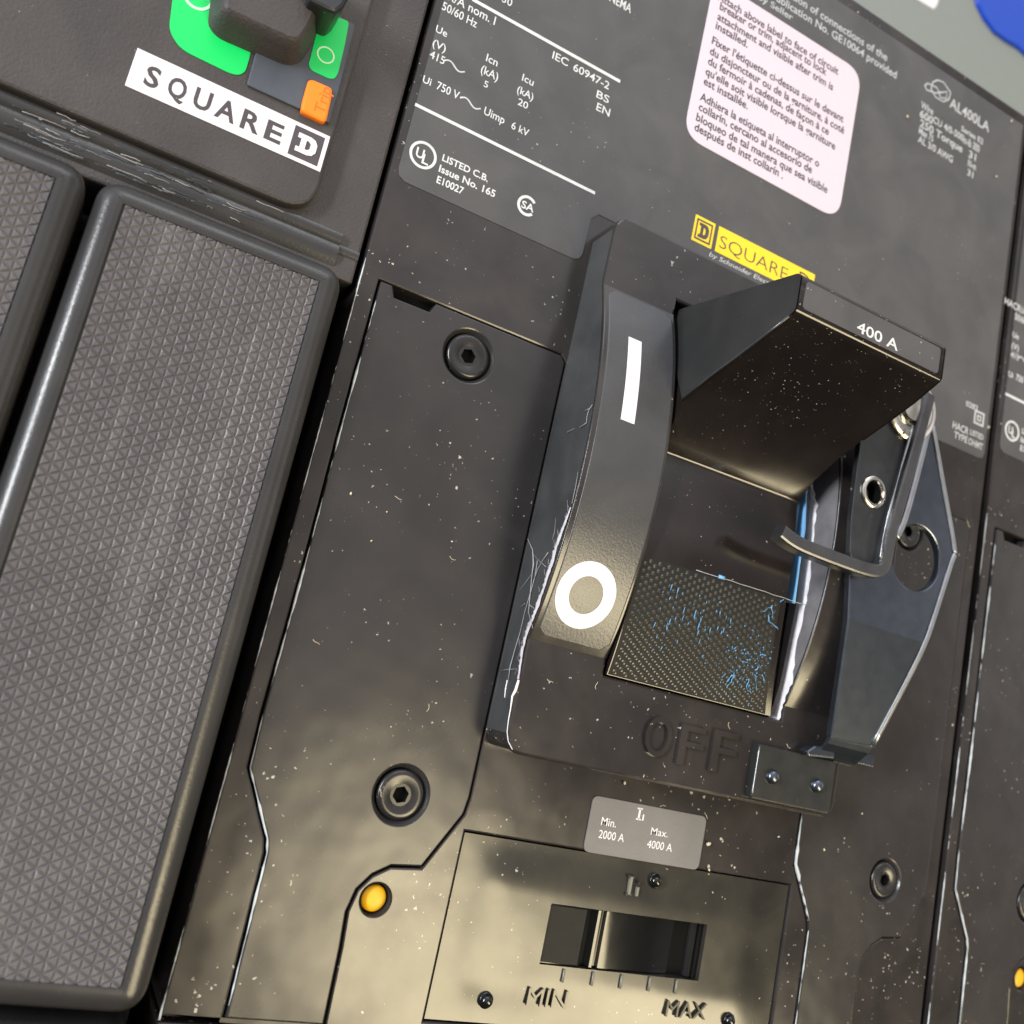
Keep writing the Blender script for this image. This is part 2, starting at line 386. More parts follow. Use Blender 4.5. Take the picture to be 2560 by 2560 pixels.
# ------------------------------------------------------------------ the main circuit breaker
X0, X1 = 3.06, 18.36
YT, YB = 17.4, -5.14
def cover_outline(dx=0):
    p = [(3.39, 6.55), (3.52, 6.62)] if False else []
    p = [(3.41, 6.55), (3.395, 3.9), (3.40, 1.5), (3.37, -.8), (3.39, -1.58), (3.92, -2.55), (3.97, -2.75), (3.99, -5.10), (5.49, -5.10),
         (5.46, -3.98), (5.42, -3.45), (5.50, -3.10), (5.70, -2.85), (5.98, -2.68), (6.50, -2.63), (7.03, -1.72), (7.07, -1.45), (7.08, 6.42), (6.98, 6.53)]
    return ccw([(x + dx, y) for x, y in p])
def socket_screw(c, z, r, parent, cup=True):
    s = lathe('screw', c, z, [(r, -.12), (r, -.01), (r * .95, .02), (r * .86, .034), (r * .74, .034), (r * .50, .012), (r * .44, .006)], 'screw', parent, r_cap=0)
    hexr = r * .44
    hx = [(c[0] + hexr * math.cos(math.pi / 3 * i + .3), c[1] + hexr * math.sin(math.pi / 3 * i + .3)) for i in range(6)]
    collar = [(c[0] + r * .45 * math.cos(2 * math.pi * i / 24), c[1] + r * .45 * math.sin(2 * math.pi * i / 24)) for i in range(24)]
    prism('socket_collar', collar, z - .02, z + .009, 'screw', s, holes=[[(c[0] + (x - c[0]) * .8, c[1] + (y - c[1]) * .8) for x, y in hx]], ch=0)
    hx = [(c[0] + (x - c[0]) * .8, c[1] + (y - c[1]) * .8) for x, y in hx]
    V = [(x, y, z + .008) for x, y in hx] + [(x, y, z - .1) for x, y in hx]
    mesh('socket', V, [(i, (i + 1) % 6, 6 + (i + 1) % 6, 6 + i) for i in range(6)] + [(6, 7, 8, 9, 10, 11)], 'hole', s)
    lathe('countersink', c, z, [(r * 1.02, -.10), (r * 1.06, -.07), (r * 1.15, .005), (r * 1.2, .03)], 'rim', s, r_cap=0)
    # floor of countersink closed by screw itself
    return s
def ring_open(name, c, z, prof, mat, parent, n=48):
    o = lathe(name, c, z, prof, mat, parent, n); return o
def build_lower(parent, main=True):
    """case, covers, trip plate, escutcheon: everything the two identical breakers share"""
    dx = 10.94
    cL = cover_outline(); cR = cover_outline(dx)
    cR = [(x, y - .03) for x, y in cR]
    gL, gR = inset(cL, -.035), inset(cR, -.022)
    trip = [P('H', 705, 860), P('I', 625, 1155), P('I', 480, 1932 + 60), P('H', 490, 1885)]
    trip = [(7.17, -2.01), (14.31, -2.01), (14.31, -4.93), (7.17, -4.93)]
    gT = inset(ccw(trip), -.03)
    bc = P('H', 200, 1235); bhole = circ(bc, .245, 32)
    body = prism('case', rnd([(X0, YB), (X1, YB), (X1, YT), (X0, YT)], .06), -6, 0, 'case', parent, holes=[gL, gR, gT, bhole], ch=.035)
    prism('recess_floor', rect(X0 + .05, YB + .05, X1 - .05, YT - .05), -.3, -.22, 'hole', body, ch=0)
    # access covers
    for cc, nm, o0 in ((cL, 0, 0), (cR, 1, dx)):
        cc = list(cc)
        # notch on the top edge
        nt = [(3.62 + o0, 6.55), (3.70 + o0, 6.36), (4.36 + o0, 6.36), (4.44 + o0, 6.545)]
        i = max(range(len(cc)), key=lambda k: cc[k][1] - (.2 if cc[k][0] > 5 + o0 else 0))
        # rebuild polygon with notch between top right and top left corners
        top = [p for p in cc]
        k = [j for j, p in enumerate(top) if abs(p[0] - (3.41 + o0)) < .02 and p[1] > 6.4][0]
        top = top[:k] + nt[::-1] + top[k:] if top[k - 1][0] > 5 + o0 else top[:k + 1] + nt + top[k + 1:]
        sc = [P('D', 722, 90, .02), P('H', 342, 645, .02)] if nm == 0 else [(P('D', 722, 90, .02)[0] + dx - .02, P('D', 722, 90, .02)[1] - .1), P('I', 1150, 1125, .02)]
        rs = .40 if nm == 0 else .36
        cv = prism('access_cover', top, -.2, .035, 'cover', parent, holes=[circ(s, rs * 1.19, 48) for s in sc], ch=.03)
        for s in sc: socket_screw(s, .0, rs, cv)
        # pale line on the cover's left edge: wear plus painted side light
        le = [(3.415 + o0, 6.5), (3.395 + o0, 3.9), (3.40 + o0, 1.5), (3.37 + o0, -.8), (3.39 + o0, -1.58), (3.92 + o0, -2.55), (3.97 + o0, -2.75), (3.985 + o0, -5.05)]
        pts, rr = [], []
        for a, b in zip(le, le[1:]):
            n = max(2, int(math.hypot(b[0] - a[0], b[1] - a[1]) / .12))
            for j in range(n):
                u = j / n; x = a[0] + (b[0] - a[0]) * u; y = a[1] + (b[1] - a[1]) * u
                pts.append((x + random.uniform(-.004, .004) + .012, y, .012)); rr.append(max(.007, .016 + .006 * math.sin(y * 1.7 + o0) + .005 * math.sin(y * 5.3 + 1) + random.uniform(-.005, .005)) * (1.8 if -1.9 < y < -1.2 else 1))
        tube('worn_lit_edge', pts, rr, 'worn_lit', cv, n=5)
    # same on the case corner: wear plus painted edge light
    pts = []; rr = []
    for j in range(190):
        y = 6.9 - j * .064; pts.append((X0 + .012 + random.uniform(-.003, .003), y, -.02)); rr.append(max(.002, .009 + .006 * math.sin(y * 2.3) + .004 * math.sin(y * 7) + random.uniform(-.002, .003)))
    tube('worn_lit_edge', pts, rr, 'worn_lit', body, n=5)
    # amber push-to-trip button, set back in its hole
    lathe('button_well', bc, 0, [(.245, .0), (.24, -.05), (.23, -.5), (.0001, -.5)], 'rim', parent)
    lathe('push_button', bc, -.08, [(.212, -.3), (.212, -.03), (.19, 0), (.1, .012), (.01, .014)], 'button', parent)
    # trip unit plate
    win = [P('N', 275, 572), P('N', 1395, 708), P('N', 1320, 1112), P('N', 200, 1000)]
    wx0, wx1 = (win[0][0] + win[3][0]) / 2, (win[1][0] + win[2][0]) / 2
    wy1, wy0 = (win[0][1] + win[1][1]) / 2, (win[2][1] + win[3][1]) / 2
    W_ = rnd(rect(wx0, wy0, wx1, wy1), .03, 2)
    # slightly dished plate: real geometry, a grid whose height falls towards the rim
    tp = thing_part('trip_plate', parent)
    grid_plate(tp, ccw(trip), W_, 'trip')
    prism('slider_well', rect(wx0 - .05, wy0 - .05, wx1 + .05, wy1 + .05), -.6, -.5, 'hole', tp, ch=0)
    sl = adjust_slider(tp, wx0, wx1, wy0, wy1)
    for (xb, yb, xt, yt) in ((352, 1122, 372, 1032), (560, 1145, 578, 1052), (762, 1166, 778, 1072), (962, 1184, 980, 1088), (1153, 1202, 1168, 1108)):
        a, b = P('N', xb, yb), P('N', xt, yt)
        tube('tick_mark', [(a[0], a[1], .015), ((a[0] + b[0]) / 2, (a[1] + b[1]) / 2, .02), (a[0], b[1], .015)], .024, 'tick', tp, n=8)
    for s, a in (('MIN', (92, 1283, 372, 1307, 120, 1150)), ('MAX', (1078, 1362, 1362, 1384, 1100, 1242))):
        emboss(s, 'N', a, 0, .045, 'trip', tp, 'raised_lettering')
    a, b = P('N', 828, 500), P('N', 845, 372); xm = (a[0] + b[0]) / 2
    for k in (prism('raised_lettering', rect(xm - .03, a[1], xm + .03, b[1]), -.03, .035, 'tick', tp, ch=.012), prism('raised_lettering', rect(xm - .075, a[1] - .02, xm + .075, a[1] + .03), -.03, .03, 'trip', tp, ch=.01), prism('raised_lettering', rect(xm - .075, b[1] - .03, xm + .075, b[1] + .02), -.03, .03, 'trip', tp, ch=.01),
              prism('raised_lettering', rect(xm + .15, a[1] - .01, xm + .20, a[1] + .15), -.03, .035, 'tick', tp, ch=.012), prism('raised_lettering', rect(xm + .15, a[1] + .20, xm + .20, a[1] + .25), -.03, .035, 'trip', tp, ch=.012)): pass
    for c, r in ((P('N', 1018, 405), .115), (P('H', 820, 1800), .115), (P('N', 1540, 1395), .115)):
        lathe('rivet', c, 0, [(r * 1.15, .005), (r * 1.05, .012), (r, .02), (r * .92, .05), (r * .7, .085), (r * .4, .103), (r * .12, .108)], 'drum', tp, n=28)
    return body
def thing_part(name, parent):
    o = bpy.data.objects.new(name, None); S.collection.objects.link(o); o.parent = parent; return o
def emboss(s, r, a, Z, thick, mat, parent, name):
    x0, y0, x1, y1, xt, yt = a
    o = T(s, r, x0, y0, x1, y1, xt, yt, Z - .01, mat, parent, name=name, thick=thick, bold=.0)
    return o
def dish(x, y, x0, y0, x1, y1):
    u = min(x - x0, x1 - x); v = min(y - y0, y1 - y); e = min(1, min(u, 1.0) / 1.0); f = min(1, min(v, .8) / .8)
    s = lambda t: t * t * (3 - 2 * t)
    return 0.05 * (s(e) * s(f))
def grid_plate(parent_empty, outline, hole, mat):
    x0, x1 = min(p[0] for p in outline), max(p[0] for p in outline); y0, y1 = min(p[1] for p in outline), max(p[1] for p in outline)
    hx0, hx1 = min(p[0] for p in hole), max(p[0] for p in hole); hy0, hy1 = min(p[1] for p in hole), max(p[1] for p in hole)
    def ax(a, b, c, d, n):
        s = []
        for p, q_ in ((a, b), (b, c), (c, d)):
            k = max(2, int(n * (q_ - p) / (d - a)))
            s += [p + (q_ - p) * i / k for i in range(k)]
        return s + [d]
    xs, ys = ax(x0, hx0, hx1, x1, 70), ax(y0, hy0, hy1, y1, 36)
    V, Fc = [], []
    for y in ys:
        for x in xs: V.append((x, y, -.055 + dish(x, y, x0, y0, x1, y1)))
    n = len(xs)
    for j in range(len(ys) - 1):
        for i in range(n - 1):
            cx, cy = (xs[i] + xs[i + 1]) / 2, (ys[j] + ys[j + 1]) / 2
            if hx0 < cx < hx1 and hy0 < cy < hy1: continue
            Fc.append((j * n + i, j * n + i + 1, (j + 1) * n + i + 1, (j + 1) * n + i))
    me = bpy.data.meshes.new('plate'); me.from_pydata(V, [], Fc); me.update()
    bm = bmesh.new(); bm.from_mesh(me); bmesh.ops.delete(bm, geom=[v for v in bm.verts if not v.link_faces], context='VERTS')
    ed = [e_ for e_ in bm.edges if len(e_.link_faces) == 1]
    r = bmesh.ops.extrude_edge_only(bm, edges=ed)
    for v in r['geom']:
        if isinstance(v, bmesh.types.BMVert): v.co.z = -.4
    bmesh.ops.recalc_face_normals(bm, faces=bm.faces)
    bm.to_mesh(me); bm.free()
    me.set_sharp_from_angle(angle=math.radians(40))
    for p in me.polygons: p.use_smooth = True
    link('plate', me, mat, parent_empty)
def adjust_slider(parent, x0, x1, y0, y1):
    """black thumb slider: profile along X swept over the window height"""
    w = x1 - x0
    prof = [(0, -.06), (.0, -.05), (.225 * w, -.05), (.24 * w, -.06), (.255 * w, -.16), (.285 * w, -.17), (.30 * w, -.06), (.315 * w, -.055), (.33 * w, -.14), (.345 * w, -.14), (.355 * w, -.075), (.37 * w, -.07)]
    for i in range(1, 15):
        u = i / 14; prof.append(((.37 + .55 * u) * w, -.07 - .22 * u * u))
    prof += [(.93 * w, -.20), (.945 * w, -.12), (.96 * w, -.12), (.965 * w, -.2), (.975 * w, -.1), (w, -.1)]
    V = [(x0 + a, y, z) for y in (y0 + .02, y1 - .02) for a, z in prof]; n = len(prof)
    Fc = [(i, i + 1, n + i + 1, n + i) for i in range(n - 1)]
    V += [(x0 + a, y, -.5) for y in (y0 + .02, y1 - .02) for a in (0, w)]
    Fc += [tuple(list(range(n)) + [2 * n + 1, 2 * n]), tuple(list(range(n, 2 * n)) + [2 * n + 3, 2 * n + 2])]
    me = bpy.data.meshes.new('slider'); me.from_pydata(V, [], Fc); me.update()
    for p in me.polygons: p.use_smooth = True
    me.set_sharp_from_angle(angle=math.radians(30))
    o = link('slider', me, 'drum', parent)
    prism('slider_face', rect(x0 + .01, y0 + .03, x0 + .228 * w, y1 - .03), -.08, -.042, 'padground', o, ch=.01)
    bm = bmesh.new(); bm.from_mesh(me); bmesh.ops.recalc_face_normals(bm, faces=bm.faces); bm.to_mesh(me); bm.free()
    return o

BX0, BX1, BY0, BY1 = 7.14, 14.36, -.57, 9.22
OX0, OX1, OY0, OY1 = 8.72, 12.74, 1.02, 8.1
def build_escutcheon(parent):
    box = prism('escutcheon', rnd(rect(BX0, BY0, BX1, BY1), .32, 5), 0, ZB, 'case', parent, holes=[rect(OX0, OY0, OX1, OY1)], ch=.05)
    # arched rails
    for a, b in ((BX0 + .0, OX0 - .0), (OX1 + .0, BX1 - .0)):
        n = 48; V = []; Fc = []
        xs = [a, a, a + .006, a + .02, a + .035, b - .035, b - .02, b - .006, b, b]
        for i in range(n + 1):
            y = YC - HC + 2 * HC * i / n; z = arcz(y) + .002
            zz = [ZB - .3, z - .02, z - .006, z, z, z, z, z - .006, z - .02, ZB - .3 - .3]
            for x, zc in zip(xs, zz): V.append((x, y, zc))
        m_ = len(xs)
        for i in range(n):
            for k in range(m_ - 1): Fc.append((i * m_ + k, i * m_ + k + 1, (i + 1) * m_ + k + 1, (i + 1) * m_ + k))
        me = bpy.data.meshes.new('arched_rail'); me.from_pydata(V, [], Fc); me.update()
        bm = bmesh.new(); bm.from_mesh(me); bmesh.ops.recalc_face_normals(bm, faces=bm.faces); bm.to_mesh(me); bm.free()
        me.set_sharp_from_angle(angle=math.radians(60))
        for p in me.polygons: p.use_smooth = True
        link('arched_rail', me, 'case', box)
    # dull outer wall, a separate moulded skirt on the left
    V = []; Fc = []; n = 60
    for i in range(n + 1):
        y = BY0 + .3 + (BY1 - BY0 - .6) * i / n; V += [(BX0 - .006, y, .0), (BX0 - .006, y, arcz(y) - .05)]
    Fc = [(2 * i, 2 * i + 1, 2 * i + 3, 2 * i + 2) for i in range(n)]
    mesh('side_wall', V, Fc, 'dull', box)
    prism('opening_floor', rect(OX0 - .1, OY0 - .1, OX1 + .1, OY1 + .1), .04, .1, 'hole', box, ch=0)
    # raised ON and OFF
    a = P('H', 1680, 418, ZB), P('I', 300, 530, ZB)
    for s, r, t in (('O', 'H', (1682, 418, 1830, 432, 1700, 178)), ('F', 'H', (1872, 468, 1872 + 135, 492, 1890, 225)), ('F', 'I', (145, 512, 282, 530, 180, 262))):
        text_emb(s, r, t, box)
    o0 = P('L', 505, 300, ZB)
    text('ON', (o0[0], o0[1] - .42), (o0[0] + 1.35, o0[1] - .42), .72, ZB - .01, 'case', box, name='raised_lettering', thick=.04)
    return box
def text_emb(s, r, t, parent):
    return T(s, r, *t, ZB - .01, 'case', parent, name='raised_lettering', thick=.075, bold=.004)
def sweep_x(name, prof, xa, xb, mat, parent, smooth=True, close=True, ang=40, profA=None):
    """closed (Y,Z) profile swept from xa to xb; xa/xb may be per-point lists"""
    n = len(prof)
    A = xa if isinstance(xa, list) else [xa] * n; B = xb if isinstance(xb, list) else [xb] * n
    V = [(A[i], y, z) for i, (y, z) in enumerate(profA or prof)] + [(B[i], y, z) for i, (y, z) in enumerate(prof)]
    Fc = [(i, (i + 1) % n, n + (i + 1) % n, n + i) for i in range(n if close else n - 1)]
    if close: Fc += [tuple(range(n)), tuple(range(n, 2 * n))]
    me = bpy.data.meshes.new(name); me.from_pydata(V, [], Fc); me.update()
    bm = bmesh.new(); bm.from_mesh(me); bmesh.ops.recalc_face_normals(bm, faces=bm.faces); bm.to_mesh(me); bm.free()
    if smooth:
        for p in me.polygons: p.use_smooth = True
        me.set_sharp_from_angle(angle=math.radians(ang))
    return link(name, me, mat, parent)
def build_toggle(parent):
    tg = thing_part('toggle_handle', parent)
    # curved skirt and the wedge-shaped grip are one moulding
    skz = lambda y: 1.20 - (.060 if y < 3.5 else .055) * (y - 3.5) ** 2
    xr = lambda y: 12.05 + (.0 if y > 3.1 else .085 * (3.1 - y) ** 2)
    base = [(y, skz(y)) for y in [1.04 + .16 * i for i in range(26)]]
    top = [(7.10, 3.74), (7.15, 3.78), (7.70, 3.78), (7.75, 3.75), (7.79, 3.68), (8.0, .8), (8.0, .2), (1.04, .2)]
    rp = [(5.10, 1.075), (5.13, 1.10), (5.22, 1.18), (5.5, 1.43), (5.85, 1.88), (6.2, 2.35), (6.5, 2.8), (6.8, 3.28), (7.05, 3.66)]
    lp = [(5.10, 1.075), (5.13, 1.095), (5.3, 1.19), (5.65, 1.34), (5.98, 1.50), (6.3, 2.07), (6.55, 2.6), (6.82, 3.15), (7.05, 3.64)]
    prof = base + rp + top; profA = base + lp + top
    A = [8.74] * len(base) + [8.76, 8.78, 8.80, 8.80, 8.80, 8.88, 8.96, 9.04, 9.09] + [9.09] * 5 + [8.9] * 3
    B = [xr(y) for y, z in base] + [12.05, 12.05, 12.05, 12.06, 12.10, 12.2, 12.3, 12.36, 12.38] + [12.38] * 5 + [12.3] * 3
    g = sweep_x('grip', prof, A, B, 'gloss', tg, profA=profA)
    # dull side faces of the grip
    for s_, X_, pf in ((-1, A, profA), (1, B, prof)):
        idx = [i for i in range(len(pf)) if pf[i][0] > 5.9 and pf[i][1] > .15]
        pts = [(X_[i] + s_ * .03, *pf[i]) for i in idx]
        tr = tessellate_polygon([[Vector((p[1], p[2], 0)) for p in pts]])
        mesh('grip_side', pts, [tuple(t) for t in tr], 'gripside', g)
    bd = [(A[i] - .025, profA[i][0], profA[i][1]) for i in range(len(prof)) if 1.35 < profA[i][1] < 3.7 and prof[i][0] < 7.12]
    tube('edge_bead', bd, .02, 'lip', g, n=8)
    # amp rating label on the tip face
    zt = 3.782
    tip = rnd([P('L', 945, 140, zt), P('L', 1000, 128, zt), P('L', 1800, 560, zt), P('L', 1838, 600, zt), P('L', 1832, 705, zt), P('L', 1800, 700, zt), P('L', 975, 285, zt), P('L', 950, 260, zt)], .02, 2)
    ty = [p[1] for p in tip]; tx = [p[0] for p in tip]
    lb = prism('rating_label', rnd(rect(min(tx) + .02, 7.19, 12.28, 7.67), .07), zt - .01, zt + .01, 'label', tg, ch=.004)
    T('400 A', 'L', 1275, 425, 1535, 555, 1290, 358, zt + .012, 'white', lb, bold=.012)
    # fine cross-hatched lower part of the skirt
    V, Fc = [], []; nx, ny = 96, 66; xa, xb, ya, yb = 8.76, 11.97, 1.05, 3.16
    for j in range(ny + 1):
        for i in range(nx + 1):
            y = ya + (yb - ya) * j / ny; x = xa + (xr(y) - .13 - xa) * i / nx
            V.append((x, y, skz(y) + .004 + (.016 if i % 3 == 0 and (j + (i // 3) % 2 * 2) % 4 == 0 and 0 < i < nx and 0 < j < ny else 0)))
    for j in range(ny):
        for i in range(nx): k = j * (nx + 1) + i; Fc.append((k, k + 1, k + nx + 2, k + nx + 1))
    ch_ = mesh('crosshatched_pad', V, Fc, 'padground', g)
    ch_.data.materials.append(M['bump'])
    for p in ch_.data.polygons:
        zs_ = [ch_.data.vertices[v].co.z - skz(ch_.data.vertices[v].co.y) for v in p.vertices]
        if max(zs_) > .012: p.material_index = 1
    # pale blue flakes and scrapes on the skirt
    fl = []
    rs = random.Random(5)
    def onsk(x, y): return (x, y, skz(y) + .02)
    def squig(x, y, n, st, r):
        a = rs.uniform(0, 6.28); pts = [onsk(x, y)]
        for _ in range(n):
            a += rs.uniform(-.9, .9); x += math.cos(a) * st; y += math.sin(a) * st
            if x > 12.0 or x < 8.9 or y < 1.1: break
            pts.append(onsk(x, y))
        if len(pts) > 1: fl.append(tube('f', pts, [r * rs.uniform(.3, 1.7) for _ in pts], 'flake', None, n=5, flat_=.35))
    for cx, cy, sx, sy, c in ((11.8, 1.75, .15, .14, 6), (11.2, 1.65, .3, .10, 5), (11.75, 2.9, .15, .12, 3), (11.85, 2.2, .08, .4, 3)):
        for _ in range(c): squig(rs.gauss(cx, sx), rs.gauss(cy, sy), rs.randint(2, 7) if cx > 10 else rs.randint(1, 2), .05 if cx > 10 else .04, rs.uniform(.005, .013) if cx > 10 else .005)
    for _ in range(55):                    # short streaks of residue running down the skirt
        x, y = 9.35 + .13 * rs.randint(0, 12) + rs.gauss(0, .02), rs.gauss(2.35, .33)
        if not 1.3 < y < 3.05: continue
        L_ = rs.uniform(.02, .13); w_ = rs.uniform(.005, .011)
        fl.append(tube('f', [onsk(x, y), onsk(x + rs.uniform(-.01, .01), y - L_ / 2), onsk(x + rs.uniform(-.02, .02), y - L_)], [w_, w_ * 1.3, w_ * .5], 'flake', None, n=5, flat_=.35))
    for _ in range(120):                   # small chips
        x, y = rs.gauss(11.5, .35), rs.gauss(1.85, .35)
        if not (1.1 < y < 3.1 and x < 12.0): continue
        w_ = rs.uniform(.006, .022); fl.append(tube('f', [onsk(x, y), onsk(x + w_, y + rs.uniform(-.03, .03))], [w_, w_ * .5], 'flake', None, n=5, flat_=.3))
    tube_line = [(x + i * .2, 3.19 + rs.uniform(-.008, .008)) for i in range(-7, 7)]
    fl.append(tube('f', [onsk(*p) for p in tube_line], .007, 'soft', None, n=4, flat_=.5))
    fl.append(tube('f', [onsk(10.42, 3.2), onsk(10.55, 3.2)], .035, 'tape', None, n=6, flat_=.5))
    join_('paint_flakes', fl, g)
    return tg

breaker = thing('circuit_breaker', 'central black circuit breaker, toggle up marked 400 A, white instruction sticker at the top', 'circuit breaker', 'moulded case circuit breakers side by side')
build_lower(breaker)
# -------- nameplate (grey matt foil) of the breaker
def nameplate(parent):
    pts = [(3.20, 17.1), (3.20, 8.62), (3.34, 8.43), (6.86, 8.43), (7.02, 8.58), (7.05, 9.50), (18.02, 9.50)]
    o = [(3.20, 17.1), (3.20, 8.62), (3.24, 8.50), (3.36, 8.43), (6.80, 8.43), (6.92, 8.48), (6.97, 8.60), (6.99, 9.36), (7.12, 9.5),
         (14.5, 9.5), (14.55, 8.3), (14.62, 8.16), (14.75, 8.10), (18.08, 8.10), (18.19, 8.15), (18.23, 8.27), (18.23, 17.1)]
    return prism('nameplate', ccw(o), -.02, .014, 'label', parent, ch=.006)
npl = nameplate(breaker)
Z = .016
def bar(name, r, x0, y0, x1, y1, w, mat, parent, Z=Z):
    a, b = P(r, x0, y0, Z), P(r, x1, y1, Z); y = (a[1] + b[1]) / 2
    return prism(name, rect(a[0], y - w / 2, b[0], y + w / 2), Z - .01, Z + .002, mat, parent, ch=0)
def print_main(npl):
    pr = []
    A_ = dict(bold=.008)
    for s, a in (
        ('30', (908, 8, 962, 38, 918, -35)), ('NEMA', (1512, 8, 1632, 72, 1520, -45)),
        ('HACR/A nom. I', (470, -75, 868, 138, 490, -120)), ('50/60 Hz', (570, 52, 765, 156, 586, 8)),
        ('Ue', (535, 178, 598, 208, 545, 138)), ('(V)', (517, 258, 590, 292, 522, 213)), ('415', (500, 322, 583, 362, 515, 280)),
        ('Icn', (818, 342, 882, 372, 826, 298)), ('(kA)', (788, 408, 884, 452, 798, 362)), ('5', (805, 485, 828, 494, 812, 448)),
        ('Icu', (1020, 452, 1084, 482, 1030, 412)), ('(kA)', (992, 520, 1082, 562, 1000, 478)), ('20', (996, 588, 1052, 612, 1006, 550)),
        ('IEC', (1190, 328, 1278, 372, 1204, 288)), ('60947-2', (1308, 392, 1508, 505, 1322, 352)), ('BS', (1437, 548, 1508, 578, 1450, 508)), ('EN', (1437, 620, 1512, 652, 1450, 578)),
        ('Ui', (462, 460, 508, 482, 470, 418)), ('750 V', (540, 498, 664, 560, 556, 455)), ('Uimp', (806, 640, 920, 696, 820, 598)), ('6 kV', (960, 720, 1056, 768, 972, 680))):
        pr.append(T(s, 'B', *a, Z, 'white', None, **A_))
    for x, y in ((643, 372), (733, 580)):       # tildes
        c = P('B', x, y, Z); pr.append(tube('t', [(c[0] + (i / 10 - .5) * .42, c[1] + .055 * math.sin(i / 10 * 6.28), Z) for i in range(11)], .018, 'white', None, n=4, flat_=.3))
    for s, a in (('LISTED C.B.', (572, 900, 828, 1022, 580, 862)), ('Issue No. 165', (553, 962, 868, 1108, 562, 922)), ('E10027', (540, 1025, 690, 1092, 550, 985))):
        pr.append(T(s, 'B', *a, Z, 'white', None, bold=.022))
    join_('printed_text', pr, npl)
    bar('printed_line', 'B', 745, -8, 1572, 462, .065, 'white', npl)
    bar('printed_line', 'B', 425, 575, 1430, 1095, .06, 'white', npl)
    # round approval marks
    c = P('B', 467, 871, Z); cc = []
    cc.append(prism('m', circ(c, .255), Z - .01, Z + .002, 'white', None, holes=[circ(c, .205)], ch=0))
    cc.append(text('U', (c[0] - .135, c[1] - .08), (c[0] + .015, c[1] - .08), .19, Z + .003, 'white', None, bold=.02))
    cc.append(text('L', (c[0] + .0, c[1] - .15), (c[0] + .125, c[1] - .15), .19, Z + .003, 'white', None, bold=.02))
    join_('approval_mark', cc, npl)
    c = P('B', 1050, 1156, Z)
    arc = [(c[0] + .2 * math.cos(math.radians(t)), c[1] + .2 * math.sin(math.radians(t))) for t in range(40, 321, 10)]
    inn = [(c[0] + .145 * math.cos(math.radians(t)), c[1] + .145 * math.sin(math.radians(t))) for t in range(320, 39, -10)]
    cc = [prism('m', arc + inn, Z - .01, Z + .002, 'white', None, ch=0), text('SA', (c[0] - .11, c[1] - .075), (c[0] + .15, c[1] - .075), .15, Z + .003, 'white', None, bold=.02)]
    join_('approval_mark', cc, npl)
    # notes at the top edge and the rating table
    pr = []
    for s, a in (('configuration of connections of the', (430, -145, 1160, 352, 445, -185)), ('and Publication No. GE10064 provided', (420, -85, 1212, 452, 435, -125)), ('by Seller', (440, -12, 630, 122, 450, -45))):
        pr.append(T(s, 'C', *a, Z, 'soft', None, bold=.012))
    pr.append(T('AL400LA', 'C', 1512, 605, 1735, 738, 1530, 555, Z, 'soft', None, bold=.012))
    rows = [((1355, 590), 2), ((1350, 630), 2), ((1345, 672), 5), ((1340, 712), 6), ((1338, 752), 3), ((1332, 790), 5)]
    for s, a in (('Wire', (1352, 605, 1420, 645, 1362, 570)), ('600', (1345, 655, 1418, 698, 1355, 615)), ('CU 4/0-500', (1420, 690, 1590, 790, 1430, 655)), ('250 Torque', (1345, 715, 1585, 850, 1355, 675)),
                 ('Max 75', (1340, 745, 1420, 800, 1350, 712)), ('AL 3/0 AWG', (1335, 800, 1530, 910, 1345, 765)), ('Series E2', (1580, 725, 1700, 820, 1592, 700)), ('in-lb 300', (1590, 800, 1680, 860, 1600, 760)), ('31', (1620, 880, 1660, 905, 1625, 840)), ('N-m', (1615, 935, 1660, 955, 1622, 895)), ('31', (1612, 985, 1645, 998, 1618, 950))):
        pr.append(T(s, 'C', *a, Z, 'soft', None, bold=.02))
    join_('printed_text', pr, npl)
    # interlocked terminal emblem
    def loop(r, pts, w=.022):
        q_ = [(*P(r, x, y, Z), Z) for x, y in pts]; return tube('l', q_ + [q_[0]], w, 'soft', None, n=5, flat_=.3)
    join_('emblem', [loop('J' if 0 else 'C', [(1375, 480), (1390, 468), (1440, 490), (1455, 515), (1440, 525), (1385, 505)]),
                     loop('C', [(1420, 462), (1445, 450), (1480, 462), (1520, 520), (1510, 560), (1480, 572), (1435, 545), (1410, 500)]),
                     loop('C', [(1455, 520), (1500, 515), (1495, 555), (1462, 548)])], npl)
    # small block at the lower right corner
    pr = []
    for s, a in (('0282', (1605, 368, 1672, 400, 1618, 342)), ('HACR', (1530, 490, 1618, 535, 1540, 452)), ('TYPE', (1538, 545, 1612, 582, 1548, 510)), ('LISTED', (1628, 530, 1702, 562, 1638, 502)), ('OHMT', (1618, 585, 1698, 618, 1628, 550))):
        pr.append(T(s, 'E', *a, Z, 'soft', None, bold=.02))
    c = P('E', 1680, 440, Z)
    pr.append(prism('m', rect(c[0] - .17, c[1] - .17, c[0] + .17, c[1] + .17), Z - .01, Z + .002, 'soft', None, holes=[rect(c[0] - .12, c[1] - .12, c[0] + .12, c[1] + .12)], ch=0))
    pr.append(prism('m', rect(c[0] - .07, c[1] - .07, c[0] + .07, c[1] + .07), Z - .01, Z + .002, 'soft', None, holes=[rect(c[0] - .035, c[1] - .035, c[0] + .035, c[1] + .035)], ch=0))
    join_('printed_text', pr, npl)
print_main(npl)
